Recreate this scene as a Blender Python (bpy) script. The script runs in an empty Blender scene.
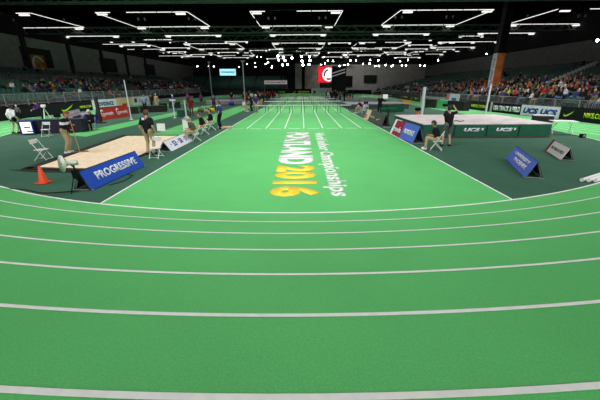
import bpy, bmesh, math, random
import numpy as np
from mathutils import Vector, Matrix
R = math.radians
PI = math.pi
random.seed(7)
rnd = random.random
SC = bpy.context.scene
COL = SC.collection

# ------------------------------------------------------------------ camera
F_PX, PITCH, CAM_H, YAW, ROLL, CAM_X = 309.828, .354, 2.581, -.007, -.006, -.133
def ray(u, v):
    a = (u-300)/F_PX; b = (v-200)/F_PX
    c, s = math.cos(-ROLL), math.sin(-ROLL)
    a, b = a*c-b*s, a*s+b*c
    X, d, U = a, 1., -b
    Y = d*math.cos(PITCH)+U*math.sin(PITCH); Z = -d*math.sin(PITCH)+U*math.cos(PITCH)
    c, s = math.cos(-YAW), math.sin(-YAW)
    return X*c-Y*s, X*s+Y*c, Z
def G(u, v, z=0):
    X, Y, Z = ray(u, v); t = (z-CAM_H)/Z
    return (CAM_X+X*t, Y*t)
cd = bpy.data.cameras.new('camera'); cam = bpy.data.objects.new('camera', cd); COL.objects.link(cam)
cd.sensor_width = 36; cd.lens = F_PX*36/600; cd.clip_end = 400; cd.clip_start = .05
f0 = Vector(ray(300, 200)).normalized()
rx = (Vector(ray(301, 200))-Vector(ray(300, 200))).normalized()
up = rx.cross(f0).normalized(); rx = f0.cross(up)
cam.matrix_world = Matrix(((rx.x, up.x, -f0.x, CAM_X), (rx.y, up.y, -f0.y, 0), (rx.z, up.z, -f0.z, CAM_H), (0, 0, 0, 1)))
SC.camera = cam

# ------------------------------------------------------------------ world, lights, exposure
w = bpy.data.worlds.new('world'); SC.world = w; w.use_nodes = True
w.node_tree.nodes['Background'].inputs[0].default_value = (.75, .85, 1, 1)
w.node_tree.nodes['Background'].inputs[1].default_value = .02
SC.view_settings.view_transform = 'Standard'; SC.view_settings.look = 'None'
SC.view_settings.gamma = 1; SC.view_settings.use_curve_mapping = False
SC.view_settings.exposure = 0.0
ROOF_Z = 13.2
LAMP_Z = 11.6
def area(x, y, z, sx, sy, power, spread=150, tilt=0, col=(1, .985, .95)):
    l = bpy.data.lights.new('roof_fill_light', 'AREA'); l.shape = 'RECTANGLE'; l.size = sx; l.size_y = sy
    l.energy = power; l.color = col; l.spread = R(spread)
    o = bpy.data.objects.new('roof_fill_light', l); COL.objects.link(o); o.location = (x, y, z)
    o.rotation_euler = (R(tilt), 0, 0)
    return o
# area lamps added above the view as roof lighting; back row brightens upright faces
for yy, pw, tl in ((-12, 1200, 42), (9, 880, 14), (21, 880, 14), (35, 820, 12)):
    for xx in (-19, -.8, 17.5):
        area(xx, yy, LAMP_Z, 7, 5, pw*(.9 if xx == -.8 else 1.08), 120, tl)
# downlights of the far half, at the height of the lamp rings
for yy, pw in ((51, 1200), (72, 1200), (94, 1400)):
    for xx in (-18, -.8, 16.5):
        l = bpy.data.lights.new('downlight', 'SPOT'); l.energy = pw; l.spot_size = R(140); l.spot_blend = .5; l.shadow_soft_size = .12; l.color = (1, .985, .95)
        o = bpy.data.objects.new('downlight', l); COL.objects.link(o); o.location = (xx, yy, LAMP_Z+.3)

for xx in (14, 30):     # spots added to brighten the far end wall
    l = bpy.data.lights.new('far_wall_fill', 'SPOT'); l.energy = 1900; l.spot_size = R(110); l.spot_blend = .8; l.shadow_soft_size = .1
    o = bpy.data.objects.new('far_wall_fill', l); COL.objects.link(o); o.location = (xx, 104, 11.5); o.rotation_euler = (R(62), 0, 0)
# ------------------------------------------------------------------ materials
_m = {}
def mat(name, col, rough=.6, metal=0., emit=0., noise=0., scale=30., spec=.5, bump=0., ecol=None):
    if name in _m: return _m[name]
    m = bpy.data.materials.new(name); m.use_nodes = True; n = m.node_tree; b = n.nodes['Principled BSDF']
    col = tuple(col)+(1,)
    b.inputs['Base Color'].default_value = col; b.inputs['Roughness'].default_value = rough
    b.inputs['Metallic'].default_value = metal; b.inputs['Specular IOR Level'].default_value = spec
    if emit:
        b.inputs['Emission Color'].default_value = (tuple(ecol)+(1,)) if ecol else col
        b.inputs['Emission Strength'].default_value = emit
    if noise or bump:
        tc = n.nodes.new('ShaderNodeTexCoord'); t = n.nodes.new('ShaderNodeTexNoise')
        t.inputs['Scale'].default_value = scale; t.inputs['Detail'].default_value = 4
        n.links.new(tc.outputs['Object'], t.inputs['Vector'])
        if noise:
            cr = n.nodes.new('ShaderNodeValToRGB')
            cr.color_ramp.elements[0].position = .3; cr.color_ramp.elements[1].position = .7
            cr.color_ramp.elements[0].color = tuple(max(0, c*(1-noise)) for c in col[:3])+(1,)
            cr.color_ramp.elements[1].color = tuple(min(1, c*(1+noise)) for c in col[:3])+(1,)
            n.links.new(t.outputs['Fac'], cr.inputs[0]); n.links.new(cr.outputs[0], b.inputs['Base Color'])
        if bump:
            bp = n.nodes.new('ShaderNodeBump'); bp.inputs['Strength'].default_value = bump; bp.inputs['Distance'].default_value = .004
            n.links.new(t.outputs['Fac'], bp.inputs['Height']); n.links.new(bp.outputs[0], b.inputs['Normal'])
    _m[name] = m; return m
def turf(name, col, grain, blotch):
    """rubber running surface: fine granules plus large worn blotches"""
    m = bpy.data.materials.new(name); m.use_nodes = True; n = m.node_tree; b = n.nodes['Principled BSDF']
    b.inputs['Roughness'].default_value = .78; b.inputs['Specular IOR Level'].default_value = .35
    tc = n.nodes.new('ShaderNodeTexCoord')
    t1 = n.nodes.new('ShaderNodeTexNoise'); t1.inputs['Scale'].default_value = 90; t1.inputs['Detail'].default_value = 3
    t2 = n.nodes.new('ShaderNodeTexNoise'); t2.inputs['Scale'].default_value = .8; t2.inputs['Detail'].default_value = 5
    for t in (t1, t2): n.links.new(tc.outputs['Object'], t.inputs['Vector'])
    r1 = n.nodes.new('ShaderNodeMapRange'); r1.inputs['From Min'].default_value = .25; r1.inputs['From Max'].default_value = .75
    r1.inputs['To Min'].default_value = 1-grain; r1.inputs['To Max'].default_value = 1+grain
    r2 = n.nodes.new('ShaderNodeMapRange'); r2.inputs['From Min'].default_value = .3; r2.inputs['From Max'].default_value = .7
    r2.inputs['To Min'].default_value = 1-blotch; r2.inputs['To Max'].default_value = 1+blotch
    n.links.new(t1.outputs['Fac'], r1.inputs['Value']); n.links.new(t2.outputs['Fac'], r2.inputs['Value'])
    mu = n.nodes.new('ShaderNodeMath'); mu.operation = 'MULTIPLY'
    n.links.new(r1.outputs[0], mu.inputs[0]); n.links.new(r2.outputs[0], mu.inputs[1])
    vm = n.nodes.new('ShaderNodeVectorMath'); vm.operation = 'SCALE'; vm.inputs[0].default_value = col
    n.links.new(mu.outputs[0], vm.inputs['Scale']); n.links.new(vm.outputs[0], b.inputs['Base Color'])
    bp = n.nodes.new('ShaderNodeBump'); bp.inputs['Strength'].default_value = .35; bp.inputs['Distance'].default_value = .003
    n.links.new(t1.outputs['Fac'], bp.inputs['Height']); n.links.new(bp.outputs[0], b.inputs['Normal'])
    return m
M_TRACK = turf('green_running_surface', (.100, .47, .138), .17, .05)
M_INFIELD = turf('dark_green_infield', (.032, .106, .066), .12, .10)
M_LINE = mat('white_line_paint', (.80, .82, .80), .7, noise=.06, scale=12)
M_YELL = mat('yellow_line_paint', (.95, .66, .04), .7, noise=.05, scale=12)
M_BLACK = mat('black_paint', (.006, .006, .006), .6, noise=.2, spec=.15)
M_ROOF = mat('roof_black', (.003, .003, .003), 1., noise=.3, scale=2, spec=0)
M_TRUSS = mat('truss_paint', (.16, .20, .185), .7, noise=.2, scale=4, spec=.1)
M_TUBE = mat('lamp_tube', (1, 1, 1), .5, emit=1.15, ecol=(1, .97, .94))
M_HOUSE = mat('lamp_housing', (.42, .42, .36), .6, noise=.2, scale=6)
M_STEEL = mat('galvanised_steel', (.45, .46, .47), .4, metal=.7, noise=.15, scale=20)
M_GREY = mat('grey_paint', (.25, .25, .26), .6, noise=.1)
M_WHITE = mat('white_plastic', (.78, .79, .80), .5, noise=.04)
M_CONC = mat('stand_concrete', (.045, .05, .05), .85, noise=.3, scale=3)
M_SEAT = mat('green_seat_plastic', (.02, .10, .075), .5, noise=.2, scale=3)
M_WALL = mat('grey_wall', (.32, .31, .31), .9, noise=.15, scale=1.2)
M_WALLD = mat('dark_wall', (.018, .018, .02), .9, noise=.2, scale=1.)

# ------------------------------------------------------------------ object helpers
def tag(o, label=None, cat=None, group=None, kind=None):
    if label: o['label'] = label
    if cat: o['category'] = cat
    if group: o['group'] = group
    if kind: o['kind'] = kind
    return o
def empty(name, loc=(0, 0, 0), rz=0):
    o = bpy.data.objects.new(name, None); COL.objects.link(o); o.location = loc; o.rotation_euler = (0, 0, rz)
    o.empty_display_size = .1
    return o
def kids(o): return list(_children.get(o.name, []))
_children = {}
def reg(o, parent):
    if parent is not None:
        o.parent = parent; _children.setdefault(parent.name, []).append(o)
    return o
def copy_tree(o, parent=None):
    c = o.copy(); COL.objects.link(c)
    if parent is not None: reg(c, parent)
    for ch in kids(o): copy_tree(ch, c)
    return c
class MB:
    def __init__(s): s.v = []; s.f = []; s.mi = []; s.cur = 0
    def add(s, vs, fs):
        k = len(s.v); s.v += [tuple(p) for p in vs]; s.f += [[i+k for i in f] for f in fs]; s.mi += [s.cur]*len(fs); return s
    def box(s, c, d, rz=0, rx=0, ry=0):
        M = Matrix.Rotation(rz, 3, 'Z') @ Matrix.Rotation(ry, 3, 'Y') @ Matrix.Rotation(rx, 3, 'X'); c = Vector(c)
        vs = [c + M @ Vector((x*d[0]/2, y*d[1]/2, z*d[2]/2)) for x in (-1, 1) for y in (-1, 1) for z in (-1, 1)]
        return s.add(vs, [(0, 1, 3, 2), (4, 6, 7, 5), (0, 4, 5, 1), (2, 3, 7, 6), (0, 2, 6, 4), (1, 5, 7, 3)])
    def bar(s, a, b, r, r2=None, n=8, cap=True):
        a = Vector(a); b = Vector(b); r2 = r if r2 is None else r2; d = (b-a)
        if d.length < 1e-6: return s
        d.normalize(); u = d.orthogonal().normalized(); w = d.cross(u)
        vs = [a+(u*math.cos(2*PI*i/n)+w*math.sin(2*PI*i/n))*r for i in range(n)]
        vs += [b+(u*math.cos(2*PI*i/n)+w*math.sin(2*PI*i/n))*r2 for i in range(n)]
        fs = [(i, (i+1) % n, n+(i+1) % n, n+i) for i in range(n)]
        if cap: fs += [tuple(range(n))[::-1], tuple(range(n, 2*n))]
        return s.add(vs, fs)
    def path(s, pts, r, n=8):
        for a, b in zip(pts[:-1], pts[1:]): s.bar(a, b, r, n=n)
        return s
    def ball(s, c, r, sx=1, sy=1, sz=1, n=10, m=6):
        c = Vector(c); vs = [c+Vector((0, 0, r*sz))]; fs = []
        for j in range(1, m):
            a = PI*j/m
            vs += [c+Vector((r*sx*math.sin(a)*math.cos(2*PI*i/n), r*sy*math.sin(a)*math.sin(2*PI*i/n), r*sz*math.cos(a))) for i in range(n)]
        vs.append(c-Vector((0, 0, r*sz)))
        for i in range(n): fs.append((0, 1+i, 1+(i+1) % n))
        for j in range(m-2):
            for i in range(n):
                p = 1+j*n; fs.append((p+i, p+n+i, p+n+(i+1) % n, p+(i+1) % n))
        p = 1+(m-2)*n
        for i in range(n): fs.append((p+i, len(vs)-1, p+(i+1) % n))
        return s.add(vs, fs)
    def lathe(s, c, prof, n=16):
        """prof: list of (radius, z) from the bottom up"""
        vs = []; fs = []
        for r, z in prof: vs += [(c[0]+r*math.cos(2*PI*i/n), c[1]+r*math.sin(2*PI*i/n), c[2]+z) for i in range(n)]
        for j in range(len(prof)-1):
            for i in range(n): fs.append((j*n+i, j*n+(i+1) % n, (j+1)*n+(i+1) % n, (j+1)*n+i))
        fs.append(tuple(range(n))[::-1]); fs.append(tuple(range((len(prof)-1)*n, len(prof)*n)))
        return s.add(vs, fs)
    def prism(s, poly, z0, z1):
        n = len(poly)
        vs = [(p[0], p[1], z0) for p in poly]+[(p[0], p[1], z1) for p in poly]
        return s.add(vs, [tuple(range(n))[::-1], tuple(range(n, 2*n))]+[(i, (i+1) % n, n+(i+1) % n, n+i) for i in range(n)])
    def ribbon(s, pa, pb):
        n = len(pa)
        return s.add(list(pa)+list(pb), [(i, i+1, n+i+1, n+i) for i in range(n-1)])
    def build(s, name, mats, parent=None, loc=None, rz=0, smooth=False, bevel=0):
        me = bpy.data.meshes.new(name); me.from_pydata([tuple(p) for p in s.v], [], s.f)
        if not isinstance(mats, (list, tuple)): mats = [mats]
        for m in mats: me.materials.append(m)
        if len(mats) > 1: me.polygons.foreach_set('material_index', s.mi)
        if smooth: me.polygons.foreach_set('use_smooth', [True]*len(me.polygons))
        bm = bmesh.new(); bm.from_mesh(me); bmesh.ops.recalc_face_normals(bm, faces=bm.faces); bm.to_mesh(me); bm.free()
        me.update()
        o = bpy.data.objects.new(name, me); COL.objects.link(o)
        if loc is not None: o.location = loc
        o.rotation_euler = (0, 0, rz)
        if bevel:
            b = o.modifiers.new('bevel', 'BEVEL'); b.width = bevel; b.segments = 2; b.limit_method = 'ANGLE'
        return reg(o, parent)
def text_mesh(name, s, material, origin, xdir, ydir, width, height, parent=None, bold=.0, depth=.004, lift=.006, shear=0):
    """lettering fitted to a width x height box whose lower left corner is `origin`"""
    cu = bpy.data.curves.new(name, 'FONT'); cu.body = s; cu.size = 1; cu.offset = bold; cu.resolution_u = 3
    cu.shear = shear
    t = bpy.data.objects.new(name, cu); COL.objects.link(t)
    bpy.context.view_layer.update()
    me = bpy.data.meshes.new_from_object(t.evaluated_get(bpy.context.evaluated_depsgraph_get()))
    bpy.data.objects.remove(t)
    vs = np.array([v.co[:] for v in me.vertices]); lo = vs.min(0); hi = vs.max(0)
    x = Vector(xdir).normalized(); y = Vector(ydir).normalized(); nrm = x.cross(y); o = Vector(origin)
    sx = width/(hi[0]-lo[0]); sy = height/(hi[1]-lo[1])
    for v in me.vertices:
        p = v.co; v.co = o+x*((p.x-lo[0])*sx)+y*((p.y-lo[1])*sy)+nrm*lift
    me.materials.clear(); me.materials.append(material)
    bm = bmesh.new(); bm.from_mesh(me)
    bmesh.ops.recalc_face_normals(bm, faces=bm.faces)
    r = bmesh.ops.extrude_face_region(bm, geom=list(bm.faces))
    for g in r['geom']:
        if isinstance(g, bmesh.types.BMVert): g.co += nrm*depth
    bmesh.ops.recalc_face_normals(bm, faces=bm.faces)
    bm.to_mesh(me); bm.free()
    ob = bpy.data.objects.new(name, me); COL.objects.link(ob)
    return reg(ob, parent)

def swoosh(name, material, origin, xdir, ydir, w_, h_, parent=None, lift=.006):
    x = Vector(xdir).normalized(); y = Vector(ydir).normalized(); nrm = x.cross(y); o = Vector(origin)
    top = [(0, .42), (.03, .28), (.12, .2), (.25, .22), (.5, .42), (.75, .68), (1, 1)]
    bot = [(0, .42), (-.03, .2), (.03, .03), (.15, -.02), (.45, .12), (.75, .5), (1, 1)]
    a = [o+x*(p*w_)+y*(q*h_)+nrm*lift for p, q in top]; b = [o+x*(p*w_)+y*(q*h_)+nrm*lift for p, q in bot]
    a2 = [p+nrm*.004 for p in a]; b2 = [p+nrm*.004 for p in b]
    m = MB(); m.ribbon(a2, b2); m.ribbon(a, a2); m.ribbon(b, b2)
    return m.build(name, material, parent)
# ------------------------------------------------------------------ oval track
XB, YB, RB = -.31, 24.15, 17.976
def catmull(P, n=8):
    out = []
    for i in range(1, len(P)-2):
        p0, p1, p2, p3 = [np.array(P[k], float) for k in (i-1, i, i+1, i+2)]
        for t in np.linspace(0, 1, n, endpoint=False):
            out.append(.5*((2*p1)+(-p0+p2)*t+(2*p0-5*p1+4*p2-p3)*t*t+(-p0+3*p1-3*p2+p3)*t**3))
    out.append(np.array(P[-2], float)); return out
ctrl = [(XB+RB*math.sin(R(a)), YB-RB*math.cos(R(a))) for a in range(-90, 42, 6)]
ctrl += [(13.3, 12.9), (14.2, 15.1), (14.75, 17.6), (15.0, 21), (15.0, 26), (14.9, 32), (15.0, 45), (15.1, 60), (15.1, 70)]
ctrl += [(-1.6+16.7*math.cos(R(a)), 70+19*math.sin(R(a))) for a in range(12, 180, 12)]
ctrl += [(-18.3, 70), (-18.3, 55), (-18.3, 40), (-18.3, 30)]
ctrl = [ctrl[-1]]+ctrl+[ctrl[0], ctrl[1]]
inner = np.array(catmull(ctrl, 8))
N_ = len(inner)
nor = []
for i in range(N_):
    a = inner[max(0, i-1)]; b = inner[min(N_-1, i+1)]
    if i in (0, N_-1): a = inner[-2]; b = inner[1]
    t = b-a; t /= np.linalg.norm(t); nor.append((t[1], -t[0]))
nor = np.array(nor)
def smooth(a, b, x): t = min(1, max(0, (x-a)/(b-a))); return t*t*(3-2*t)
def bank(y): return 1-smooth(12, 20, y)+.42*smooth(72, 82, y)
OFF = [0]+[.867+.8245*k for k in range(6)]
HGT = [0]+[.179+.167*k for k in range(6)]
def wfac(p):            # the right straight is narrower, the left one wider
    x, y = p; m = smooth(16, 30, y)*(1-smooth(66, 80, y))
    return 1+m*((-.23) if x > 0 else .21)
def ring(off, h, dz=0.):
    return [(inner[i][0]+nor[i][0]*off*wfac(inner[i]), inner[i][1]+nor[i][1]*off*wfac(inner[i]), h*bank(inner[i][1])+dz) for i in range(N_)]
def struct(o): o['kind'] = 'structure'; return o
fl = MB(); fl.prism([(-60, -14), (60, -14), (60, 122), (-60, 122)], -.2, -.012); floor = struct(fl.build('floor', M_INFIELD))
# the infield slab ends at the inner edge of the oval; under the banked lanes lies the same floor
tm = MB()
offs = OFF+[OFF[-1]+.25]; hs = HGT+[HGT[-1]+.03]
prev = ring(-.0, 0, .002)
for o_, h_ in zip(offs[1:], hs[1:]):
    cur = ring(o_, h_, .002); tm.ribbon(prev, cur); prev = cur
tm.ribbon(prev, [(p[0]*1, p[1], -.1) for p in prev])
track = struct(tm.build('floor_oval_track', M_TRACK))
for k in range(7):
    lw = .05
    a = ring(OFF[k]-lw/2, HGT[k]-(.005 if k else 0), .008); b = ring(OFF[k]+lw/2, HGT[k]+(.005 if k else 0), .008)
    m = MB(); m.ribbon(a, b); m.build('lane_line', M_LINE, track)
# sprint straight down the middle
m = MB(); m.prism([(-4.9, 5.0), (-4.9, 96), (4.9, 96), (4.9, 5.0)], -.011, .0)
# near end follows the inner edge of the bend
def bend_y(x): return YB-math.sqrt(RB*RB-(x-XB)**2)
pl = [(x, bend_y(x)-.02) for x in np.linspace(-4.9, 4.9, 21)]+[(4.9, 92), (-4.9, 92)]
m = MB(); m.prism(pl, -.0115, .0); strt = struct(m.build('floor_sprint_straight', M_TRACK))
YST = 20.2
for k in range(9):
    x = -4.88+1.22*k; y0 = YST if 0 < k < 8 else bend_y(x)
    m = MB(); m.box((x, (y0+90)/2, .003), (.05, 90-y0, .004)); m.build('lane_line', M_LINE, strt)
for k in range(8):      # broken start line with a dash in each lane
    m = MB(); m.box((-4.27+1.22*k, YST, .003), (.78, .07, .004)); m.build('start_mark', M_LINE, strt)
# runways and further painted areas
def slab(name, poly, mt, z0=-.0115, z1=.001):
    m = MB(); m.prism(poly, z0, z1); return struct(m.build(name, mt))
rw2 = slab('floor_long_jump_runway', [(-8.75, 17.75), (-6.62, 17.75), (-6.62, 45), (-8.75, 45)], M_TRACK)
rw1 = slab('floor_outer_runway', [(-13.65, 17.9), (-12.05, 17.2), (-12.05, 62), (-13.65, 62)], M_TRACK)
m = MB(); m.box((-7.68, 19.3, .004), (2.1, .07, .004)); m.build('runway_line', M_LINE, rw2)
m = MB(); m.box((-7.68, 22.6, .004), (2.1, .05, .004)); m.build('runway_line', M_LINE, rw2)
slab('floor_right_run_off', [(8.0, 24.6), (14.6, 24.6), (14.6, 29.4), (8.0, 29.4)], M_INFIELD)

# floor lettering, reading towards the bend
text_mesh('floor_lettering', 'PORTLAND', M_LINE, (-1.02, 18.4, .003), (0, -1, 0), (1, 0, 0), 7.8, 1.33, strt, bold=.055, depth=.002, lift=0)
text_mesh('floor_lettering', '2016', M_YELL, (-.98, 10.42, .003), (0, -1, 0), (1, 0, 0), 3.2, 1.32, strt, bold=.055, depth=.002, lift=0)
text_mesh('floor_lettering', 'World Indoor Championships', M_LINE, (.44, 18.2, .003), (0, -1, 0), (1, 0, 0), 10.95, .70, strt, bold=.03, depth=.002, lift=0, shear=.1)

# ------------------------------------------------------------------ hall shell
def plane_wall(name, c, d, mt):
    m = MB(); m.box(c, d); return struct(m.build(name, mt))
plane_wall('wall_left', (-39.3, 54, 4.6), (.3, 137, 9.2), M_WALL)
plane_wall('wall_left_outer', (-46.4, 54, 6.5), (.3, 137, 13.4), M_WALLD)
plane_wall('wall_right', (44.4, 54, 7.2), (.3, 137, 3.4), M_WALL)
plane_wall('wall_right_upper', (44.6, 54, 11.1), (.3, 137, 4.4), M_WALLD)
plane_wall('wall_right_lower', (44.6, 54, 2.7), (.3, 137, 5.6), M_WALLD)
plane_wall('wall_back', (-.5, -14.2, 6.5), (92, .3, 13.4), M_WALLD)
plane_wall('wall_far', (-.5, 120.2, 6.5), (92, .3, 13.4), M_WALLD)
plane_wall('wall_far_grey', (26, 119.8, 4.7), (36, .3, 9.4), mat('far_wall_paint', (.55, .52, .48), .9, noise=.12, scale=.6))
plane_wall('ceiling', (-.5, 54, ROOF_Z+.1), (92, 137, .2), M_ROOF)
plane_wall('wall_left_upper', (-45.6, 54, 11.1), (.5, 137, 4.6), M_WALLD)
for yy in (30, 39, 48, 57, 66, 75, 84): plane_wall('trim_left', (-39.05, yy, 4.6), (.3, .7, 9.2), M_WALLD)
for yy in (50, 68, 86): plane_wall('wall_left_recess', (-39.1, yy, 6.6), (.2, 5.5, 2.6), M_WALLD)
# drapes and openings at the far end
plane_wall('wall_far_stage', (-8, 118.6, 2.6), (40, .4, 5.2), M_WALLD)
plane_wall('trim_far', (-1.2, 112, 4.7), (2.2, 1.2, 9.4), _m['far_wall_paint'])
plane_wall('trim_far_drape', (3.6, 116, 4.6), (5.2, .5, 9.2), mat('tan_drape', (.50, .43, .35), .9, noise=.3, scale=.8))
plane_wall('wall_far_opening', (15.5, 119.2, 3.9), (5.2, .6, 3.6), M_BLACK)
plane_wall('wall_far_vent', (24.5, 119.4, 4.6), (4.5, .5, 2.6), M_WALLD)

# ------------------------------------------------------------------ tiered stands
def tiers(name, rows, y0, y1, front_x, side, mt=M_CONC):
    """rows: list of (x_front, x_back, z)"""
    m = MB()
    for xf, xb, z in rows: m.box(((xf+xb)/2, (y0+y1)/2, z/2), (abs(xb-xf), y1-y0, z))
    return struct(m.build(name, mt))
L1 = [(-26.4-.9*i, -27.3-.9*i, 1.0+.33*i) for i in range(6)]
L2 = [(-33.5-.9*i, -34.4-.9*i, 3.1+.24*i) for i in range(6)]
tiers('stand_left_lower', L1+[(-31.8, -33.5, 2.75)], 16, 96, -26, -1)
tiers('stand_left_upper', L2+[(-38.9, -39.2, 4.4)], 16, 96, -26, -1)
R1 = [(21.6+.92*i, 22.52+.92*i, .75+.205*i) for i in range(22)]
tiers('stand_right', R1+[(41.84, 44.2, 5.25)], 10, 97, 21, 1)
# seats
def seat_mesh(side):
    m = MB()
    m.box((0, 0, .40), (.40, .44, .04), ry=R(-6)*side)
    m.box((side*.21, 0, .60), (.04, .44, .38), ry=R(10)*side)
    m.box((side*.05, 0, .19), (.06, .30, .38))
    return m
seat_col = 'green seats of the stands'
def seat_rows(rows, side, y0, y1, step=.56, skip=()):
    out = []
    for ri, (xf, xb, z) in enumerate(rows):
        y = y0
        while y < y1:
            if not any(a < (y % 9.2) < b for a, b in ((0, 1.2),)): out.append(((xf+xb)/2, y, z, side))
            y += step
    return out
allseats = seat_rows(L1, -1, 22, 94)+seat_rows(L2, -1, 30, 94)+seat_rows(R1[:21], 1, 18, 96)
# the spectators take some of them
PEOPLE = []
rs = random.Random(3)
free = []
for s in allseats:
    x, y, z, side = s
    if side < 0:
        if x > -32: p = (.02 if y < 32 else .17 if y < 38 else .30 if y < 62 else .42)
        else: p = .03
    else:
        d = x-21.6
        p = (.62 if d < 6 else .35 if d < 8.5 else .05 if d < 12 else .012)*(1 if y < 58 else .45 if y < 72 else .2)
    if abs(x-25.9) < 1.3 and abs(y-45) < 1.3: continue
    if side > 0 and x > 27.5 and abs(y-(33.7+.62*(x-21.72)/.92)) < .9: continue
    if rs.random() < p: PEOPLE.append(s)
    else: free.append(s)
def near(s): return -(abs(s[0])**2+s[1]**2)
def in_view(s): 
    d = s[1]*math.cos(PITCH)-(s[2]+.5-CAM_H)*math.sin(PITCH)
    return abs(s[0]-CAM_X)/d*F_PX < 306
free = [s for s in free if in_view(s)]; PEOPLE = [s for s in PEOPLE if in_view(s)]
free.sort(key=near, reverse=True); PEOPLE.sort(key=near, reverse=True)
protos = {}
for side in (-1, 1):
    o = seat_mesh(side).build('stadium_seat', M_SEAT); protos[side] = o
used = {-1: 0, 1: 0}
for x, y, z, side in free[:298]:
    o = protos[side] if not used[side] else protos[side].copy()
    if used[side]: COL.objects.link(o)
    used[side] = 1; o.location = (x, y, z)
    if side < 0: tag(o, 'empty dark green plastic seat in the tiered stand left of the track', 'seat', 'empty green seats of the left stand')
    else: tag(o, 'empty dark green plastic seat in the tiered stand right of the track', 'seat', 'empty green seats of the right stand')
m = MB()
for x, y, z, side in free[298:]:
    m.box((x, y, z+.40), (.40, .44, .05)); m.box((x+side*.21, y, z+.60), (.05, .44, .38))
tag(m.build('distant_seats', M_SEAT), 'rows of empty green seats farther off in both stands', 'seats', kind='stuff')
# seats on the far curve of the stands, left of the screen
m = MB()
for i in range(9):
    m.box((-22, 100.6+.9*i, (1.4+.42*i)/2), (34, .9, 1.4+.42*i))
struct(m.build('stand_far', M_CONC))
m = MB()
for i in range(9):
    for k in range(58):
        x = -38.6+.57*k
        if k % 14 == 0: continue
        m.box((x, 100.5+.9*i, 1.8+.42*i), (.44, .40, .05)); m.box((x, 100.72+.9*i, 2.0+.42*i), (.44, .05, .38))
tag(m.build('distant_seats', M_SEAT), 'rows of empty green seats across the far left end', 'seats', kind='stuff')

# upper rail between the two left tiers and on top of the barriers
def rail(name, p0, p1, h, n, label, cat='railing', group=None, mt=M_STEEL, r=.025, bars=0, inf=None):
    p0 = Vector(p0); p1 = Vector(p1); root = empty(name, p0); d = p1-p0
    m = MB(); m.bar((0, 0, h), d+Vector((0, 0, h)), r); m.bar((0, 0, .12), d+Vector((0, 0, .12)), r*.7)
    if bars: m.bar((0, 0, h*.55), d+Vector((0, 0, h*.55)), r*.7)
    m.build('rail', mt, root)
    for k in range(n+1):
        q = d*(k/n); m = MB(); m.bar(q, q+Vector((0, 0, h)), r); m.build('post', mt, root)
    if inf: 
        m = MB(); m.box(d/2+Vector((0, 0, h*.52)), (.012, d.length-.1, h*.7)); m.build('infill_panel', inf, root)
    return tag(root, label, cat, group)
M_NET = mat('smoked_panel', (.03, .033, .036), .35)
rail('handrail', (-32.6, 16, 2.75), (-32.6, 95, 2.75), 1.1, 36, 'long dark handrail between lower and upper left stand', mt=M_GREY, inf=M_NET)
rail('handrail', (-33.4, 16, 3.1), (-33.4, 95, 3.1), .95, 36, 'thin handrail along front of the upper left tier', mt=M_GREY)
# seating skirt and crowd barriers
plane_wall('wall_barrier_left', (-25.6, 56, .5), (.12, 80, 1.0), M_BLACK)
plane_wall('wall_skirt_left', (-26.36, 56, .5), (.1, 80, 1.05), M_BLACK)
def barricade(side):
    root = empty('crowd_barrier'); L = 2.3
    m = MB(); m.path([(0, 0, .0), (0, 0, 1.05), (0, L, 1.05), (0, L, 0)], .022); m.bar((0, 0, .18), (0, L, .18), .018); m.build('frame', M_STEEL, root)
    m = MB()
    for k in range(1, 15): m.bar((0, L*k/15, .18), (0, L*k/15, 1.05), .009, n=5)
    m.build('infill_bars', M_STEEL, root)
    for y in (.25, L-.25):
        m = MB(); m.box((0, y, .015), (.5, .05, .03)); m.build('foot', M_STEEL, root)
    return root
b0 = barricade(-1)
first = True
for k in range(26):
    b = b0 if first else copy_tree(b0); first = False
    b.location = (-25.95, 21+2.4*k, .95); tag(b, 'galvanised crowd barrier panel on the left stand front', 'barrier', 'crowd barriers before the left stand')
for k in range(28):
    b = copy_tree(b0); b.location = (21.0, 20+2.4*k, .35); tag(b, 'galvanised crowd barrier panel before the right stand', 'barrier', 'crowd barriers before the right stand')
m = MB(); m.box((-25.95, 56, .9), (.5, 80, .1)); struct(m.build('trim_left_ledge', M_GREY))
m = MB(); m.box((21.1, 56, .3), (.9, 92, .1)); struct(m.build('trim_right_ledge', M_GREY))
# stepped rail running up the right stand
sr = empty('stepped_rail', (21.72, 33.7, 0))
for i in range(7, 20):
    m = MB(); m.box((.92*i, .62*i, 1.35+.205*i), (.62, .16, .22)); m.box((.92*i, .62*i, .95+.205*i), (.10, .14, .62)); m.build('rail_step', M_WHITE, sr)
tag(sr, 'white stepped rail climbing the right stand', 'rail')
# ------------------------------------------------------------------ roof: trusses and lamp rings
def truss(p0, p1, h, wd, n, label):
    p0 = Vector(p0); p1 = Vector(p1); d = p1-p0; u = d.normalized(); s = u.cross(Vector((0, 0, 1))).normalized()*wd/2
    root = empty('roof_truss', p0); m = MB()
    for sg in (-1, 1):
        for z in (0, h): m.bar(s*sg+Vector((0, 0, z)), d+s*sg+Vector((0, 0, z)), .09, n=6)
    m.build('chord', M_TRUSS, root)
    m = MB()
    for k in range(n):
        a = d*(k/n); b = d*((k+1)/n)
        for sg in (-1, 1):
            z0, z1 = (0, h) if k % 2 else (h, 0)
            m.bar(a+s*sg+Vector((0, 0, z0)), b+s*sg+Vector((0, 0, z1)), .045, n=5)
        m.bar(a-s, a+s, .03, n=5)
    m.build('lattice', M_TRUSS, root)
    return tag(root, label, 'truss')
truss((-45, 41, 11.6), (44, 41, 11.6), 1.0, .8, 60, 'roof truss nearest the camera, crossing above the first lamp rings')
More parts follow.
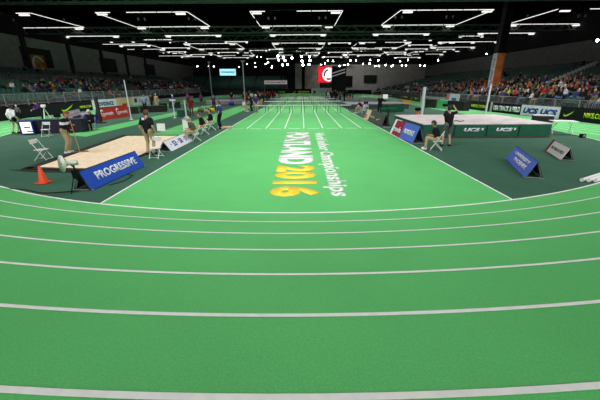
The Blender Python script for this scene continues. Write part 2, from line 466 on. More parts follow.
truss((-45, 58.9, 11.0), (44, 58.9, 11.0), .9, .8, 60, 'roof truss just beyond the first row of lamp rings')
truss((-45, 69.3, 11.1), (44, 69.3, 11.1), .9, .8, 60, 'roof truss behind the short lamp battens')
truss((-45, 94, 11.3), (44, 94, 11.3), .9, .8, 60, 'roof truss farthest away, above the video screen')
def lamp_ring(W, D, seed=0):
    rr = random.Random(seed); root = empty('lamp_ring'); 
    sides = [((-W/2, 0), (W/2, 0)), ((W/2, 0), (W/2, D)), ((W/2, D), (-W/2, D)), ((-W/2, D), (-W/2, 0))]
    for (a, b) in sides:
        a = Vector((a[0], a[1], 0)); b = Vector((b[0], b[1], 0)); L = (b-a).length; u = (b-a)/L; n = max(2, int(L/2.0))
        for k in range(n):
            p = a+u*(L*k/n+.06); q = a+u*(L*(k+1)/n-.06)
            m = MB(); m.bar(p, q, .042, n=6); m.build('tube', M_TUBE, root)
        m = MB(); m.box((a+b)/2+Vector((0, 0, .16)), (max(abs(u.x)*L, .16), max(abs(u.y)*L, .16), .12)); m.build('housing', M_BLACK, root)
    for sx in (-1, 1):
        for y in (0, D):
            m = MB(); m.box((sx*(W/2-.9), y, -.22), (1.2, .34, .14)); m.build('corner_lamp', M_TUBE, root)
        for dx in (1.6, 2.6):
            m = MB(); m.lathe((sx*(W/2-dx), D-2.2, .55), [(.14, 0), (.16, .25), (.08, .4)], 8); m.build('downlight', M_HOUSE, root)
        m = MB()
        cx = sx*(W/2-1.4)
        m.bar((cx-.9, D, -.1), (cx, D+.3, -.9), .07, n=5); m.bar((cx+.9, D, -.1), (cx, D+.3, -.9), .07, n=5)
        m.bar((cx-.9, D, -.75), (cx+.9, D+.3, -.75), .06, n=5); m.bar((cx-.4, D, -.1), (cx+.9, D+.3, -.9), .05, n=5)
        m.build('bracket', M_HOUSE, root)
        for y in (.3, D-.3):
            m = MB(); m.bar((sx*(W/2-.4), y, .2), (sx*(W/2-.4), y, 1.6), .03, n=5); m.build('hanger', M_BLACK, root)
    return root
proto = lamp_ring(12, 10.6)
first = True
for row, y in (('nearest', 46), ('second', 78), ('third', 97)):
    for x in (-41.3, -20.9, -.8, 18.7, 38.9):
        if abs(x) > 38 and 0: continue
        o = proto if first else copy_tree(proto); first = False
        o.location = (x, y, LAMP_Z)
        pos = {-41.3: 'far left', -20.9: 'left of the middle', -.8: 'over the sprint straight', 18.7: 'right of the middle', 38.9: 'far right'}[x]
        tag(o, 'white rectangular tube lamp ring, %s row from the camera, %s' % (row, pos), 'ceiling lamp', 'lamp rings under the roof')
for o in [q for q in COL.objects if q.name.startswith('lamp_ring')]:      # burnt-out tubes leave gaps
    for c in kids(o):
        if c.name.startswith('tube') and rs.random() < .07:
            _children[o.name].remove(c); bpy.data.objects.remove(c)
def batten(L):
    root = empty('lamp_batten')
    for k in range(5):
        m = MB(); m.bar((-L/2+L*k/5+.05, 0, 0), (-L/2+L*(k+1)/5-.05, 0, 0), .055, n=6); m.build('tube', M_TUBE, root)
    m = MB(); m.box((0, 0, .15), (L, .16, .12)); m.build('housing', M_BLACK, root)
    for s in (-1, 1):
        m = MB(); m.box((s*(L/2-.7), 0, -.2), (.9, .32, .14)); m.build('corner_lamp', M_TUBE, root)
        m = MB(); m.bar((s*(L/2-.5), 0, .1), (s*(L/2-.5), 0, 2.2), .03, n=5); m.build('hanger', M_BLACK, root)
    return root
b1 = batten(11); first = True
for x in (-40.6, -20.9, -.8, 18.9, 38.9):
    o = b1 if first else copy_tree(b1); first = False
    o.location = (x, 66.6, LAMP_Z+.1)
    pos = {-40.6: 'farthest left', -20.9: 'left of the middle', -.8: 'over the sprint straight', 18.9: 'right of the middle', 38.9: 'farthest right'}[x]
    tag(o, 'short straight white tube batten between lamp rings, '+pos, 'ceiling lamp', 'straight lamp battens under the roof')
for i, (x, y, L) in enumerate(((-33, 90, 5), (-30.9, 84, 7), (-30, 72, 6), (-37, 76, 7), (30, 90, 6), (28.8, 84, 6), (33, 74, 8), (36, 96, 9), (-12, 94, 5), (10, 94, 6), (28.8, 104, 6), (-31.1, 105, 7), (-36, 69, 5), (-14, 73.5, 5), (-27, 75, 4), (8, 74, 5), (24, 72, 6), (34, 70, 5), (-20, 92.5, 6), (-36, 94, 5), (18, 92, 7), (26, 95, 6), (38, 91, 5), (-7, 92, 4), (3, 95, 4), (-22, 113, 9), (-36, 112, 8), (-9, 114, 6), (10, 113, 7), (22, 112, 8), (35, 113, 9))):
    o = copy_tree(b1); o.location = (x, y, LAMP_Z-.5+.3*(i % 3)); o.scale = (L/11, 1, 1)
    tag(o, 'small white tube batten hanging in the dark far roof', 'ceiling lamp', 'small battens of the far roof')
# bright spotlights near the far end: real lamps
M_LENS = mat('spot_lens', (1, 1, 1), .3, emit=30, ecol=(1, .98, 1))
def spot(r):
    root = empty('spotlight')
    m = MB(); m.lathe((0, 0, 0), [(r*.6, 0), (r, .1), (r, .5), (r*.5, .75)], 10)
    b = m.build('lamp_body', M_BLACK, root); b.rotation_euler = (R(-68), 0, 0)
    m = MB(); m.ball((0, -.06, 0), r*.72, 1, .45, 1, 10, 6); m.build('lens', M_LENS, root)
    return root
def hang(o):
    s = o.scale[0]; L = (ROOF_Z-o.location.z)/s
    m = MB(); m.bar((0, .3, .1), (0, .3, L), .03, n=5); m.build('hanger', M_BLACK, o)
def at_y(u, v, y):
    X, Y, Z = ray(u, v); t = y/Y; return (CAM_X+X*t, y, CAM_H+Z*t)
sp0 = spot(.26); first = True
spots = [(278, 56), (283.5, 57.5), (285, 60.5), (278.5, 60), (282.5, 65), (287.5, 64.5), (292, 58), (301.5, 56.5), (302, 61), (303, 65), (309.5, 56.5), (310, 60.5), (309, 64.5), (321, 64.5), (325, 63.5), (324, 56.8), (328, 60.6), (333, 61), (339.5, 66), (344.5, 65), (350.5, 60.5), (356, 60.3), (348, 64.5), (363, 64), (375.5, 66), (379, 66), (378.3, 60.4), (370, 60), (391.5, 66.3), (369.5, 63.6), (385.5, 65.2), (392.7, 65.2), (402, 65.5), (406, 65.5), (420, 65.5), (424.5, 65.8), (257, 57), (261, 57), (255.5, 67), (268, 62.5), (271.5, 67.8), (265.5, 64), (209, 66), (214, 66.5), (197.5, 66.3), (247, 64), (239, 67), (400, 61), (408, 60), (438, 60.5), (272, 66), (255, 63)]
for i, (u, v) in enumerate(spots):
    o = sp0 if first else copy_tree(sp0); first = False
    o.location = at_y(u, v, (84, 88.5, 86.2)[i % 3])
    big = u < 315 and 275 < u
    s = 1.25 if big else (.85 if u > 330 else .55); o.scale = (s, s, s)
    if u < 275: lb = 'small bright spotlight hanging left of the central spotlight cluster'; g = 'spotlights left of the central cluster'
    elif u < 315: lb = 'large bright spotlight in the central cluster above the straight'; g = 'central spotlight cluster'
    else: lb = 'bright white spotlight in the row right of the central cluster'; g = 'spotlights right of the central cluster'
    hang(o); tag(o, lb, 'spotlight', g)
for x in (-5, 0, 6, 14):
    l = bpy.data.lights.new('spot_beam', 'SPOT'); l.energy = 1800; l.spot_size = R(80); l.spot_blend = .6; l.shadow_soft_size = .3
    o = bpy.data.objects.new('spot_beam', l); COL.objects.link(o); o.location = (x, 84.9, 8.6); o.rotation_euler = (R(-62), 0, 0)
# the starred lamp at the right edge
x_, y_, z_ = at_y(597, 40.5, 40)
o = copy_tree(sp0); o.location = (x_, y_, z_); o.scale = (.85,)*3; hang(o); tag(o, 'single glaring spotlight high at the right edge, far from the others', 'spotlight')
x_, y_, z_ = at_y(486.5, 53.8, 50)
o = copy_tree(sp0); o.location = (x_, y_, z_); o.scale = (.5,)*3; hang(o); tag(o, 'small spotlight shining just left of the orange bannered column', 'spotlight')
# ------------------------------------------------------------------ people
def col(name, c, rough=.85): return mat(name, c, rough, noise=.12, scale=9, spec=.2)
SKINS = [mat('skin_light', (.55, .32, .23), .55, noise=.05), mat('skin_tan', (.36, .19, .12), .55, noise=.05), mat('skin_dark', (.10, .05, .032), .5, noise=.05)]
HAIRS = {'brown': mat('hair_brown', (.07, .035, .018), .7, noise=.3, scale=60), 'black': mat('hair_black', (.012, .01, .009), .6, noise=.3, scale=60), 'auburn': mat('hair_auburn', (.20, .075, .025), .7, noise=.3, scale=60),
         'grey': mat('hair_grey', (.45, .44, .42), .7, noise=.2, scale=60), 'blond': mat('hair_blond', (.45, .29, .12), .7, noise=.2, scale=60)}
C_ = dict(black=col('cloth_black', (.009, .009, .011)), khaki=col('cloth_khaki', (.42, .33, .20)), white=col('cloth_white', (.72, .72, .76)), purple=col('cloth_purple', (.10, .025, .17)),
          magenta=col('cloth_magenta', (.38, .04, .22)), maroon=col('cloth_maroon', (.17, .012, .025)), blue=col('cloth_light_blue', (.25, .36, .60)), navy=col('cloth_navy', (.03, .04, .16)),
          jeans=col('cloth_denim', (.08, .14, .26)), red=col('cloth_red', (.42, .02, .015)), grey=col('cloth_grey', (.13, .13, .14)), lime=col('cloth_lime', (.42, .72, .04)), orange=col('cloth_orange', (.75, .13, .02)),
          royal=col('cloth_royal_blue', (.015, .04, .30)), pink=col('cloth_pink', (.62, .2, .3)), olive=col('cloth_olive', (.10, .10, .06)), tan=col('cloth_tan', (.38, .27, .16)), yellow=col('cloth_yellow', (.65, .45, .04)), teal=col('cloth_teal', (.02, .16, .16)))
M_SHOE = {'black': C_['black'], 'white': C_['white']}
def ik(a, b, l1, l2, bend):
    a = Vector(a); b = Vector(b); d = b-a; L = min(d.length, (l1+l2)*.999); u = d.normalized()
    x = (l1*l1-l2*l2+L*L)/(2*L); h = math.sqrt(max(0, l1*l1-x*x)); bd = Vector(bend); bd = (bd-u*bd.dot(u)).normalized()
    return a+u*x+bd*h, a+u*L
def skeleton(pelvis, lean=(0, 0), wr=None, wl=None, ar=None, al=None, kneedir=(0, 1, 0), look=(0, 0), elb=(0, -1, -.3), shin_scale=1.):
    """local space, facing +y; lean = (forward, sideways) angles in degrees; returns bones (name, a, b, ra, rb)"""
    P = Vector(pelvis); Rm = Matrix.Rotation(R(-lean[0]), 3, 'X') @ Matrix.Rotation(R(lean[1]), 3, 'Y')
    def T(x, y, z): return P+Rm @ Vector((x, y, z))
    waist = T(0, 0, .16); chest = T(0, .0, .36); nb = T(0, -.005, .50); hb = T(0, .0, .575)
    Hm = Rm @ Matrix.Rotation(R(look[0]), 3, 'Z') @ Matrix.Rotation(R(-look[1]), 3, 'X')
    def Hd(x, y, z): return hb+Hm @ Vector((x, y, z))
    B = [('pelvis', P+Rm @ Vector((-.075, 0, 0)), P+Rm @ Vector((.075, 0, 0)), .115, .115), ('torso', T(0, 0, .02), waist, .135, .125), ('torso', T(-.035, 0, .16), T(-.06, 0, .34), .12, .125), ('torso', T(.035, 0, .16), T(.06, 0, .34), .12, .125),
         ('torso', T(-.15, 0, .43), T(.15, 0, .43), .072, .072), ('neck', T(0, -.01, .44), hb, .062, .052),
         ('head', Hd(0, .035, .045), Hd(0, .03, .10), .062, .078), ('skull', Hd(0, -.005, .10), Hd(0, .0, .135), .092, .088),
         ('nose', Hd(0, .10, .075), Hd(0, .118, .06), .012, .015), ('ear', Hd(.088, .0, .085), Hd(.092, -.005, .11), .016, .018), ('ear', Hd(-.088, .0, .085), Hd(-.092, -.005, .11), .016, .018)]
    J = {'head': Hm, 'hb': hb}
    for s, wt, an in ((1, wr, ar), (-1, wl, al)):
        sh = T(s*.185, 0, .43)
        wt = Vector(wt) if wt else T(s*.26, .06, -.06)
        el, wt = ik(sh, wt, .285, .255, (s*.35+elb[0], elb[1], elb[2]))
        d = (wt-el).normalized()
        B += [('uarm', sh, el, .056, .044), ('farm', el, wt, .042, .027)]
        side = Vector((0, 0, 1)).cross(d); side = side.normalized() if side.length > .2 else Vector((0, 1, 0))
        # palm, four fingers and a thumb, slightly curled
        if abs(d.z) > .6: side = Vector((0, 1, 0)); side = (side-d*side.dot(d)).normalized()
        nrm = d.cross(side).normalized()*(1 if s > 0 else -1)
        pe = wt+d*.085
        B.append(('hand', wt+d*.02-side*.012, pe-side*.024, .019, .016)); B.append(('hand', wt+d*.02+side*.012, pe+side*.024, .019, .016))
        for k, ln in enumerate((.066, .078, .072, .055)):
            q = pe+side*(.036-.024*k); m_ = q+d*ln*.55+nrm*.008; e_ = m_+d*ln*.38+nrm*.026
            B += [('hand', q, m_, .0098, .009), ('hand', m_, e_, .009, .0078)]
        q = wt+d*.03+side*.028; m_ = q+side*.028+d*.028; B += [('hand', q, m_, .012, .0105), ('hand', m_, m_+d*.032+nrm*.012, .0105, .009)]
        J['wr' if s > 0 else 'wl'] = wt; J['hr' if s > 0 else 'hl'] = pe
        hp = P+Rm @ Vector((s*.092, 0, -.01))
        an = Vector(an) if an else Vector((s*.11, 0, .085))
        kn, an = ik(hp, an, .43, .43, kneedir)
        B += [('thigh', hp, kn, .088, .056), ('shin', kn, an, .054, .037)]
        fd = (kneedir[0]*.15+s*.12, 1, 0); fd = Vector(fd).normalized()
        B += [('foot', an+Vector((0, 0, -.045))-fd*.04, an+Vector((0, 0, -.052))+fd*.13, .036, .03), ('foot', an+Vector((0, 0, .01)), an+Vector((0, 0, -.04)), .036, .034)]
        J['ar' if s > 0 else 'al'] = an; J['kr' if s > 0 else 'kl'] = kn
    return B, J
def remeshed(B, vox):
    m = MB()
    for nm, a, b, ra, rb in B:
        if (a-b).length > 1e-4: m.bar(a, b, ra, rb, n=12)
        m.ball(a, ra, n=12, m=8); m.ball(b, rb, n=12, m=8)
    o = m.build('tmp', M_BLACK)
    r = o.modifiers.new('r', 'REMESH'); r.mode = 'VOXEL'; r.voxel_size = vox
    s = o.modifiers.new('s', 'SMOOTH'); s.factor = .5; s.iterations = 2
    bpy.context.view_layer.update()
    me = bpy.data.meshes.new_from_object(o.evaluated_get(bpy.context.evaluated_depsgraph_get()))
    bpy.data.objects.remove(o); me.materials.clear()
    return me
def classify(me, B):
    n = len(me.polygons); c = np.zeros(n*3); me.polygons.foreach_get('center', c); c = c.reshape(-1, 3)
    best = np.full(n, 9.); idx = np.zeros(n, int); tt = np.zeros(n)
    for k, (nm, a, b, ra, rb) in enumerate(B):
        a = np.array(a); b = np.array(b); d = b-a; L = max(d@d, 1e-9); t = np.clip(((c-a)@d)/L, 0, 1)
        ds = np.linalg.norm(c-(a+t[:, None]*d), axis=1)-(ra+(rb-ra)*t); m = ds < best; best[m] = ds[m]; idx[m] = k; tt[m] = t[m]
    return c, np.array([b[0] for b in B])[idx], tt
def garment(name, me, mask, mt, off, parent, th=.01):
    ids = np.nonzero(mask)[0]
    if len(ids) < 8: return None
    vmap = {}; vs = []; fs = []
    for i in ids:
        f = []
        for v in me.polygons[i].vertices:
            if v not in vmap: vmap[v] = len(vs); q = me.vertices[v]; vs.append(q.co+q.normal*off)
            f.append(vmap[v])
        fs.append(f)
    g = bpy.data.meshes.new(name); g.from_pydata([tuple(v) for v in vs], [], fs); g.materials.append(mt)
    g.polygons.foreach_set('use_smooth', [True]*len(g.polygons))
    o = bpy.data.objects.new(name, g); COL.objects.link(o)
    s = o.modifiers.new('s', 'SOLIDIFY'); s.thickness = th; s.offset = -.6
    return reg(o, parent)
def masks(c, lab, t, B, J, sleeve, leg):
    sh = (lab == 'torso') | ((lab == 'uarm') & (t <= min(1, sleeve*2))) | ((lab == 'farm') & (t <= (sleeve-.5)*2) & (sleeve > .5))
    tr = (lab == 'pelvis') | ((lab == 'thigh') & (t <= min(1, leg*2))) | ((lab == 'shin') & (t <= (leg-.5)*2) & (leg > .5))
    so = (lab == 'foot')
    hm = np.array(J['head']).T; loc = (c-np.array(J['hb'])) @ hm.T
    hr = ((lab == 'skull') | (lab == 'head') | (lab == 'ear')) & ((loc[:, 1] < -.005) & (loc[:, 2] > .03) | (loc[:, 2] > .155-np.clip(.6*(.05-loc[:, 1]), 0, .3))) & (lab != 'ear')
    return sh, tr, so, hr
def person(loc, rz, label, shirt='black', trousers='khaki', shoes='white', hair='brown', skin=0, sleeve=.35, leg=1., h=1.75, group=None, vox=.0125, cap=None, **kw):
    band = kw.pop('band', None)
    B, J = skeleton(**kw)
    me = remeshed(B, vox); me.name = 'person'; me.materials.append(SKINS[skin]); me.polygons.foreach_set('use_smooth', [True]*len(me.polygons))
    o = bpy.data.objects.new('person', me); COL.objects.link(o)
    c, lab, t = classify(me, B); sh, tr, so, hr = masks(c, lab, t, B, J, sleeve, leg)
    if sleeve >= .95: sh |= (lab == 'farm')
    garment('shirt', me, sh, C_[shirt], .016, o); garment('trousers', me, tr, C_[trousers], .014, o)
    if band: garment('white_band', me, (sh | (lab == 'farm')) & (c[:, 2] > band[0]) & (c[:, 2] < band[1]), C_['white'], .026, o)
    garment('shoes', me, so, M_SHOE[shoes], .008, o)
    garment('hair', me, hr, HAIRS[hair], .014 if not cap else .006, o)
    Hm = J['head']; hb = J['hb']
    for s in (-1, 1):
        m = MB(); m.ball(hb+Hm @ Vector((s*.031, .098, .093)), .0125, n=8, m=6); m.build('eye', mat('eye', (.03, .02, .015), .2), o, smooth=True)
    m = MB(); m.box((0, 0, 0), (.045, .01, .010)); q = m.build('mouth', mat('lips', (.35, .10, .09), .5), o); q.location = hb+Hm @ Vector((0, .100, .035)); q.rotation_euler = Hm.to_euler()
    if cap:
        m = MB(); m.lathe((0, 0, 0), [(.105, .125), (.108, .15), (.09, .20), (.05, .235), (.01, .245)], 14); m.box((0, .13, .135), (.13, .11, .012))
        q = m.build('cap', C_[cap], o, smooth=False); q.location = hb; q.rotation_euler = Hm.to_euler()
    s = h/1.76; o.scale = (s, s, s); o.location = (loc[0], loc[1], loc[2] if len(loc) > 2 else 0); o.rotation_euler = (0, 0, rz)
    tag(o, label, 'person', group)
    return o, J
STAND = dict(pelvis=(0, 0, .93))
def sit(h=.50, **k): d = dict(pelvis=(0, 0, h), ar=(.12, .46, .085), al=(-.12, .44, .085), wr=(.10, .34, h+.14), wl=(-.10, .34, h+.14), lean=(6, 0), elb=(.2, -.6, -.6)); d.update(k); return d

# --- folding chair (seat centre at the origin, facing +y)
def folding_chair():
    root = empty('folding_chair')
    m = MB(); m.box((0, .0, .44), (.38, .38, .025)); m.build('seat', M_WHITE, root, bevel=.01)
    m = MB(); m.box((0, -.235, .78), (.40, .02, .17), rx=R(-8)); m.build('backrest', M_WHITE, root, bevel=.006)
    for s in (-1, 1):
        m = MB(); m.bar((s*.21, .26, 0), (s*.21, -.25, .88), .013); m.build('leg', M_WHITE, root)
        m = MB(); m.bar((s*.19, -.26, 0), (s*.19, .17, .45), .013); m.build('leg', M_WHITE, root)
    m = MB(); m.bar((-.21, .235, .05), (.21, .235, .05), .010); m.bar((-.19, -.235, .05), (.19, -.235, .05), .010); m.bar((-.21, -.245, .86), (.21, -.245, .86), .013); m.build('stretcher', M_WHITE, root)
    return root
ch0 = folding_chair(); _fc = [True]
def chair(x, y, rz, label, group=None, z=0):
    o = ch0 if _fc[0] else copy_tree(ch0); _fc[0] = False
    o.location = (x, y, z); o.rotation_euler = (0, 0, rz); return tag(o, label, 'chair', group)

# --- A-frame advertising board
def a_board(bl, br, depth, h, sections, label, back=(.05, .05, .055), name='advertising_board'):
    """bl, br: lower corners of the face as seen from its front; sections: (t0, t1, material)"""
    bl = Vector((*bl, 0)); br = Vector((*br, 0)); L = (br-bl).length; x = (br-bl)/L; n = x.cross(Vector((0, 0, 1))); 
    # n points to the front
    root = empty(name, bl); root.rotation_euler = (0, 0, math.atan2(x.y, x.x))
    d = depth; up_ = Vector((0, d/2, h)); sl = up_.length; upn = up_.normalized(); nr = Vector((1, 0, 0)).cross(upn)
    face = None
    for t0, t1, mt in sections:
        a = Vector((L*t0, 0, .01)); b = Vector((L*t1, 0, .01)); m = MB()
        m.add([a, b, b+up_, a+up_, a-nr*.02, b-nr*.02, b-nr*.02+up_, a-nr*.02+up_], [(0, 1, 2, 3), (7, 6, 5, 4), (0, 4, 5, 1), (1, 5, 6, 2), (2, 6, 7, 3), (3, 7, 4, 0)])
        p = m.build('front_panel', mt, root)
        if face is None: face = p
    rear = Vector((0, -d/2, h)); m = MB(); a = Vector((0, d, .01)); b = Vector((L, d, .01))
    m.add([a, b, b+rear, a+rear, a+Vector((0, -.02, 0)), b+Vector((0, -.02, 0)), b+rear+Vector((0, -.02, 0)), a+rear+Vector((0, -.02, 0))], [(0, 1, 2, 3), (7, 6, 5, 4), (0, 4, 5, 1), (1, 5, 6, 2), (2, 6, 7, 3), (3, 7, 4, 0)])
    m.build('rear_panel', mat('board_back', back, .7), root)
    for xx in (.02, L-.02):
        m = MB(); m.box((xx, d/2, .012), (.04, d+.04, .024)); m.build('foot_bar', M_GREY, root)
        m = MB(); m.bar((xx, .06, .05), (xx, d/2, h-.02), .012, n=6); m.bar((xx, d-.06, .05), (xx, d/2, h-.02), .012, n=6); m.build('side_frame', M_GREY, root)
    def txt(s, t0, t1, v0, v1, mt, bold=.02, shear=0, nm='lettering'):
        o = Vector((L*t0, 0, .01))+up_*v0
        return text_mesh(nm, s, mt, o, (1, 0, 0), upn, L*(t1-t0), sl*(v1-v0), face, bold=bold, lift=.004, shear=shear, depth=.003)
    def patch(t0, t1, v0, v1, mt, nm='printed_patch'):
        a = Vector((L*t0, 0, .01))+up_*v0+nr*.003; e1 = Vector((L*(t1-t0), 0, 0)); e2 = up_*(v1-v0); m = MB()
        m.add([a, a+e1, a+e1+e2, a+e2], [(0, 1, 2, 3)]); return m.build(nm, mt, face)
    tag(root, label, 'advertising board')
    return root, txt, patch, face, L, up_, upn, nr
def pm(name, c, r=.6): return mat(name, c, r, noise=.04, scale=3, spec=.12)
P_BLUE = pm('print_blue', (.022, .075, .46)); P_WHITE = pm('print_white', (.72, .73, .80)); P_MOB = pm('print_periwinkle', (.085, .15, .62))
P_RED = pm('print_red', (.66, .055, .03)); P_MAROON = pm('print_maroon', (.28, .02, .045)); P_CHAR = pm('print_charcoal', (.055, .06, .065)); P_NAVY = pm('print_navy', (.03, .05, .28))
P_VOLT = pm('print_volt', (.50, .72, .02)); P_BEIGE = pm('print_beige', (.66, .52, .36)); P_INK = pm('print_ink', (.05, .05, .07)); P_PURP = pm('print_purple', (.06, .02, .28)); P_PINK = pm('print_pink', (.75, .22, .30))

# left side of the straight
b, txt, patch, *_ = a_board((-5.69, 7.77), (-5.56, 10.43), .52, .52, [(0, 1, P_BLUE)], 'blue PROGRESSIVE board beside the sand pit and megaphone')
txt('PROGRESSIVE', .16, .90, .30, .72, P_WHITE, .035)
b, txt, patch, *_ = a_board((-5.61, 12.94), (-5.59, 15.58), .62, .42, [(0, 1, P_WHITE)], 'white board with dark characters between the chair and seated officials')
for s_, a_, b_ in (('S3', .22, .36), ('S8', .48, .62), ('17', .74, .84)): txt(s_, a_, b_, .25, .75, P_NAVY, .03)
for a_ in (.13, .405, .67): patch(a_, a_+.03, .45, .55, P_NAVY)
# right side of the straight
b, txt, patch, *_ = a_board((4.90, 18.0), (5.02, 14.57), .62, .80, [(0, .47, P_MAROON), (.47, 1, P_MOB)], 'maroon and blue board between the straight and the green landing mat')
txt('moda', .10, .42, .22, .56, P_WHITE, .04); patch(0, .09, .0, 1, P_WHITE); patch(.02, .3, .93, 1, P_WHITE)
txt('PROVIDENCE', .54, .92, .34, .62, P_WHITE, .05)
b, txt, patch, f_, L_, up_, upn_, nr_ = a_board((4.95, 26.2), (5.06, 20.8), .62, .76, [(0, .27, P_BEIGE), (.27, 1, P_CHAR)], 'charcoal board with a volt swoosh and a beige end panel')
patch(.0, .13, .1, .5, pm('print_coral', (.60, .14, .10))); txt('PORTLAND', .30, .55, .38, .52, P_VOLT, .02)
swoosh('swoosh', P_VOLT, Vector((L_*.68, 0, .01))+up_*.35, (1, 0, 0), upn_, L_*.16, .22, f_)
b, txt, patch, *_ = a_board((7.36, 11.26), (6.41, 8.83), .48, .50, [(0, 1, P_MOB)], 'small blue tent board alone on the dark green area at right')
txt('UNIVERSITY', .18, .86, .58, .78, P_WHITE, .04); txt('PHOENIX', .30, .86, .26, .50, P_WHITE, .05)
b, txt, patch, *_ = a_board((9.99, 12.89), (9.2, 11.06), .40, .45, [(0, .12, P_MAROON), (.12, 1, pm('print_offwhite', (.82, .80, .78)))], 'white tent board with grey lettering and a maroon end')
txt('USA TRACK & FIELD', .20, .92, .36, .58, P_INK, .02)
# boards by the left oval
ga, gb = G(74, 126), G(86, 121.5)
b, txt, patch, *_ = a_board(ga, gb, .6, 1.0, [(0, 1, P_WHITE)], 'white board with a pink headline behind the rake official')
txt('LAURUS', .1, .85, .66, .84, P_PINK, .03); patch(.22, .86, .36, .56, P_INK); patch(.3, .94, .12, .3, P_INK)
ga, gb = G(83, 122.2), G(95, 120.5)
b, txt, patch, *_ = a_board(ga, gb, .5, .72, [(0, .75, P_WHITE), (.75, 1, P_PURP)], 'white board with purple lettering beside the purple crate')
txt('FedEx', .1, .62, .25, .75, P_PURP, .05)
ga, gb = G(102, 120.5), G(131.5, 116)
b, txt, patch, *_ = a_board(ga, gb, .6, .98, [(0, 1, P_RED)], 'long red board with white lettering in front of the left barrier')
for t0 in (.06, .55):
    txt('G', t0, t0+.10, .22, .82, P_WHITE, .03); txt('enesis', t0+.11, t0+.38, .30, .60, P_WHITE, .03)
# hoardings on the barriers: a panel standing on the floor, facing the infield
def hoarding(p0, p1, h, mt, label, z0=0.02):
    """p0 -> p1 left to right as seen from the infield"""
    a = Vector((*p0, z0)); b_ = Vector((*p1, z0)); L = (b_-a).length; x = (b_-a)/L; root = empty('hoarding', a); root.rotation_euler = (0, 0, math.atan2(x.y, x.x))
    m = MB(); m.box((L/2, .03, h/2), (L, .05, h)); p = m.build('panel', mt, root)
    for k in range(max(2, int(L/2.5))):
        xx = L*(k+.5)/max(2, int(L/2.5)); m = MB(); m.bar((xx, .07, h*.9), (xx, .45, .0), .02, n=6); m.build('prop', M_GREY, root)
    tag(root, label, 'hoarding')
    def txt(s, t0, t1, v0, v1, mt_, bold=.03, shear=0): return text_mesh('lettering', s, mt_, (L*t0, 0, h*v0), (1, 0, 0), (0, 0, 1), L*(t1-t0), h*(v1-v0), p, bold=bold, shear=shear)
    def patch(t0, t1, v0, v1, mt_): m = MB(); m.box((L*(t0+t1)/2, .0, h*(v0+v1)/2), (L*(t1-t0), .012, h*(v1-v0))); return m.build('printed_patch', mt_, p)
    def sw(t0, t1, v0, v1, mt_): return swoosh('swoosh', mt_, (L*t0, 0, h*v0), (1, 0, 0), (0, 0, 1), L*(t1-t0), h*(v1-v0), p)
    return txt, patch, sw
P_BLK = pm('print_black', (.010, .011, .014)); P_MINT = pm('print_mint', (.10, .42, .20)); P_LGREY = pm('print_lightgrey', (.42, .45, .47))
XL = -24.5
t_, p_, s_ = hoarding((XL, 18), (XL, 27.6), .95, P_BLK, 'plain black hoarding at the left edge under the barriers')
t_, p_, s_ = hoarding((XL, 27.7), (XL, 37.5), 1.0, P_BLK, 'black NIKE.COM hoarding with volt swoosh on the left'); t_('NIKE.COM', .78, .98, .34, .60, P_VOLT, .03); s_(.50, .68, .2, .85, P_VOLT)
t_, p_, s_ = hoarding((XL, 37.6), (XL, 42.6), 1.1, P_WHITE, 'white hoarding with blue lettering above the red board'); t_('PROVIDENCE', .1, .85, .3, .75, P_NAVY, .04)
t_, p_, s_ = hoarding((XL, 42.7), (XL, 46.6), 1.15, P_BEIGE, 'beige hoarding with a gold disc between two white ones'); p_(.3, .6, .1, .35, P_RED); p_(.6, .8, .4, .8, P_VOLT)
t_, p_, s_ = hoarding((XL, 46.7), (XL, 52.0), 1.15, P_WHITE, 'white hoarding with a teal mark, farthest right of the left trio'); p_(.1, .24, .3, .8, P_INK); t_('Canon', .35, .8, .3, .6, pm('print_teal', (.05, .3, .3)), .03)
t_, p_, s_ = hoarding((-24.8, 52.2), (-24.8, 74), .5, P_LGREY, 'low pale kerb board along the far left track')
# right barrier, read from far to near
rp = [G(330, 94.5), (19.9, 70), (18.75, 52), (18.35, 42), (18.4, 36.3), (18.6, 32.2), (19.35, 28.7), (19.95, 25.1), (20.3, 21.7), (20.3, 17)]
def rseg(i, a=0., b=1.):
    p = Vector(rp[i]); q = Vector(rp[i+1]); return tuple(p+(q-p)*a), tuple(p+(q-p)*b)
t_, p_, s_ = hoarding((19.6, 90), (20.0, 70.2), .75, P_BLK, 'black hoarding along the far part of the right track'); 
for k in range(3): t_('NIKE.COM', .1+.3*k, .25+.3*k, .3, .6, P_VOLT)
a_, b_ = rseg(1); t_, p_, s_ = hoarding(a_, b_, .95, P_BLK, 'black hoarding with volt marks beyond the white pole'); s_(.3, .36, .2, .8, P_VOLT); t_('NIKE.COM', .42, .56, .3, .6, P_VOLT); s_(.70, .76, .2, .8, P_VOLT); t_('NIKE.COM', .82, .95, .3, .6, P_VOLT)
a_, b_ = rseg(2); t_, p_, s_ = hoarding(a_, b_, 1.0, P_LGREY, 'pale grey hoarding behind the mint blocks'); t_('MONDO WORLDWIDE', .2, .8, .35, .65, P_BLK)
a_, b_ = rseg(3, .05, .62); t_, p_, s_ = hoarding(a_, b_, 1.5, P_WHITE, 'white panel with a pink edge behind the photographer'); p_(0, .25, 0, 1, P_PINK); p_(.45, .8, .4, .7, P_MOB)
(a_, _), (_, b_) = rseg(3, .65, 1), rseg(4, 0, 1); t_, p_, s_ = hoarding(a_, b_, .9, P_BLK, 'black hoarding with swoosh just left of the silver pole'); s_(.05, .22, .25, .8, P_VOLT); t_('NIKE.COM', .45, .88, .3, .62, P_VOLT)
a_, b_ = rseg(5, .0, .06); t_, p_, s_ = hoarding(a_, b_, .92, P_LGREY, 'narrow pale panel beside the silver pole')
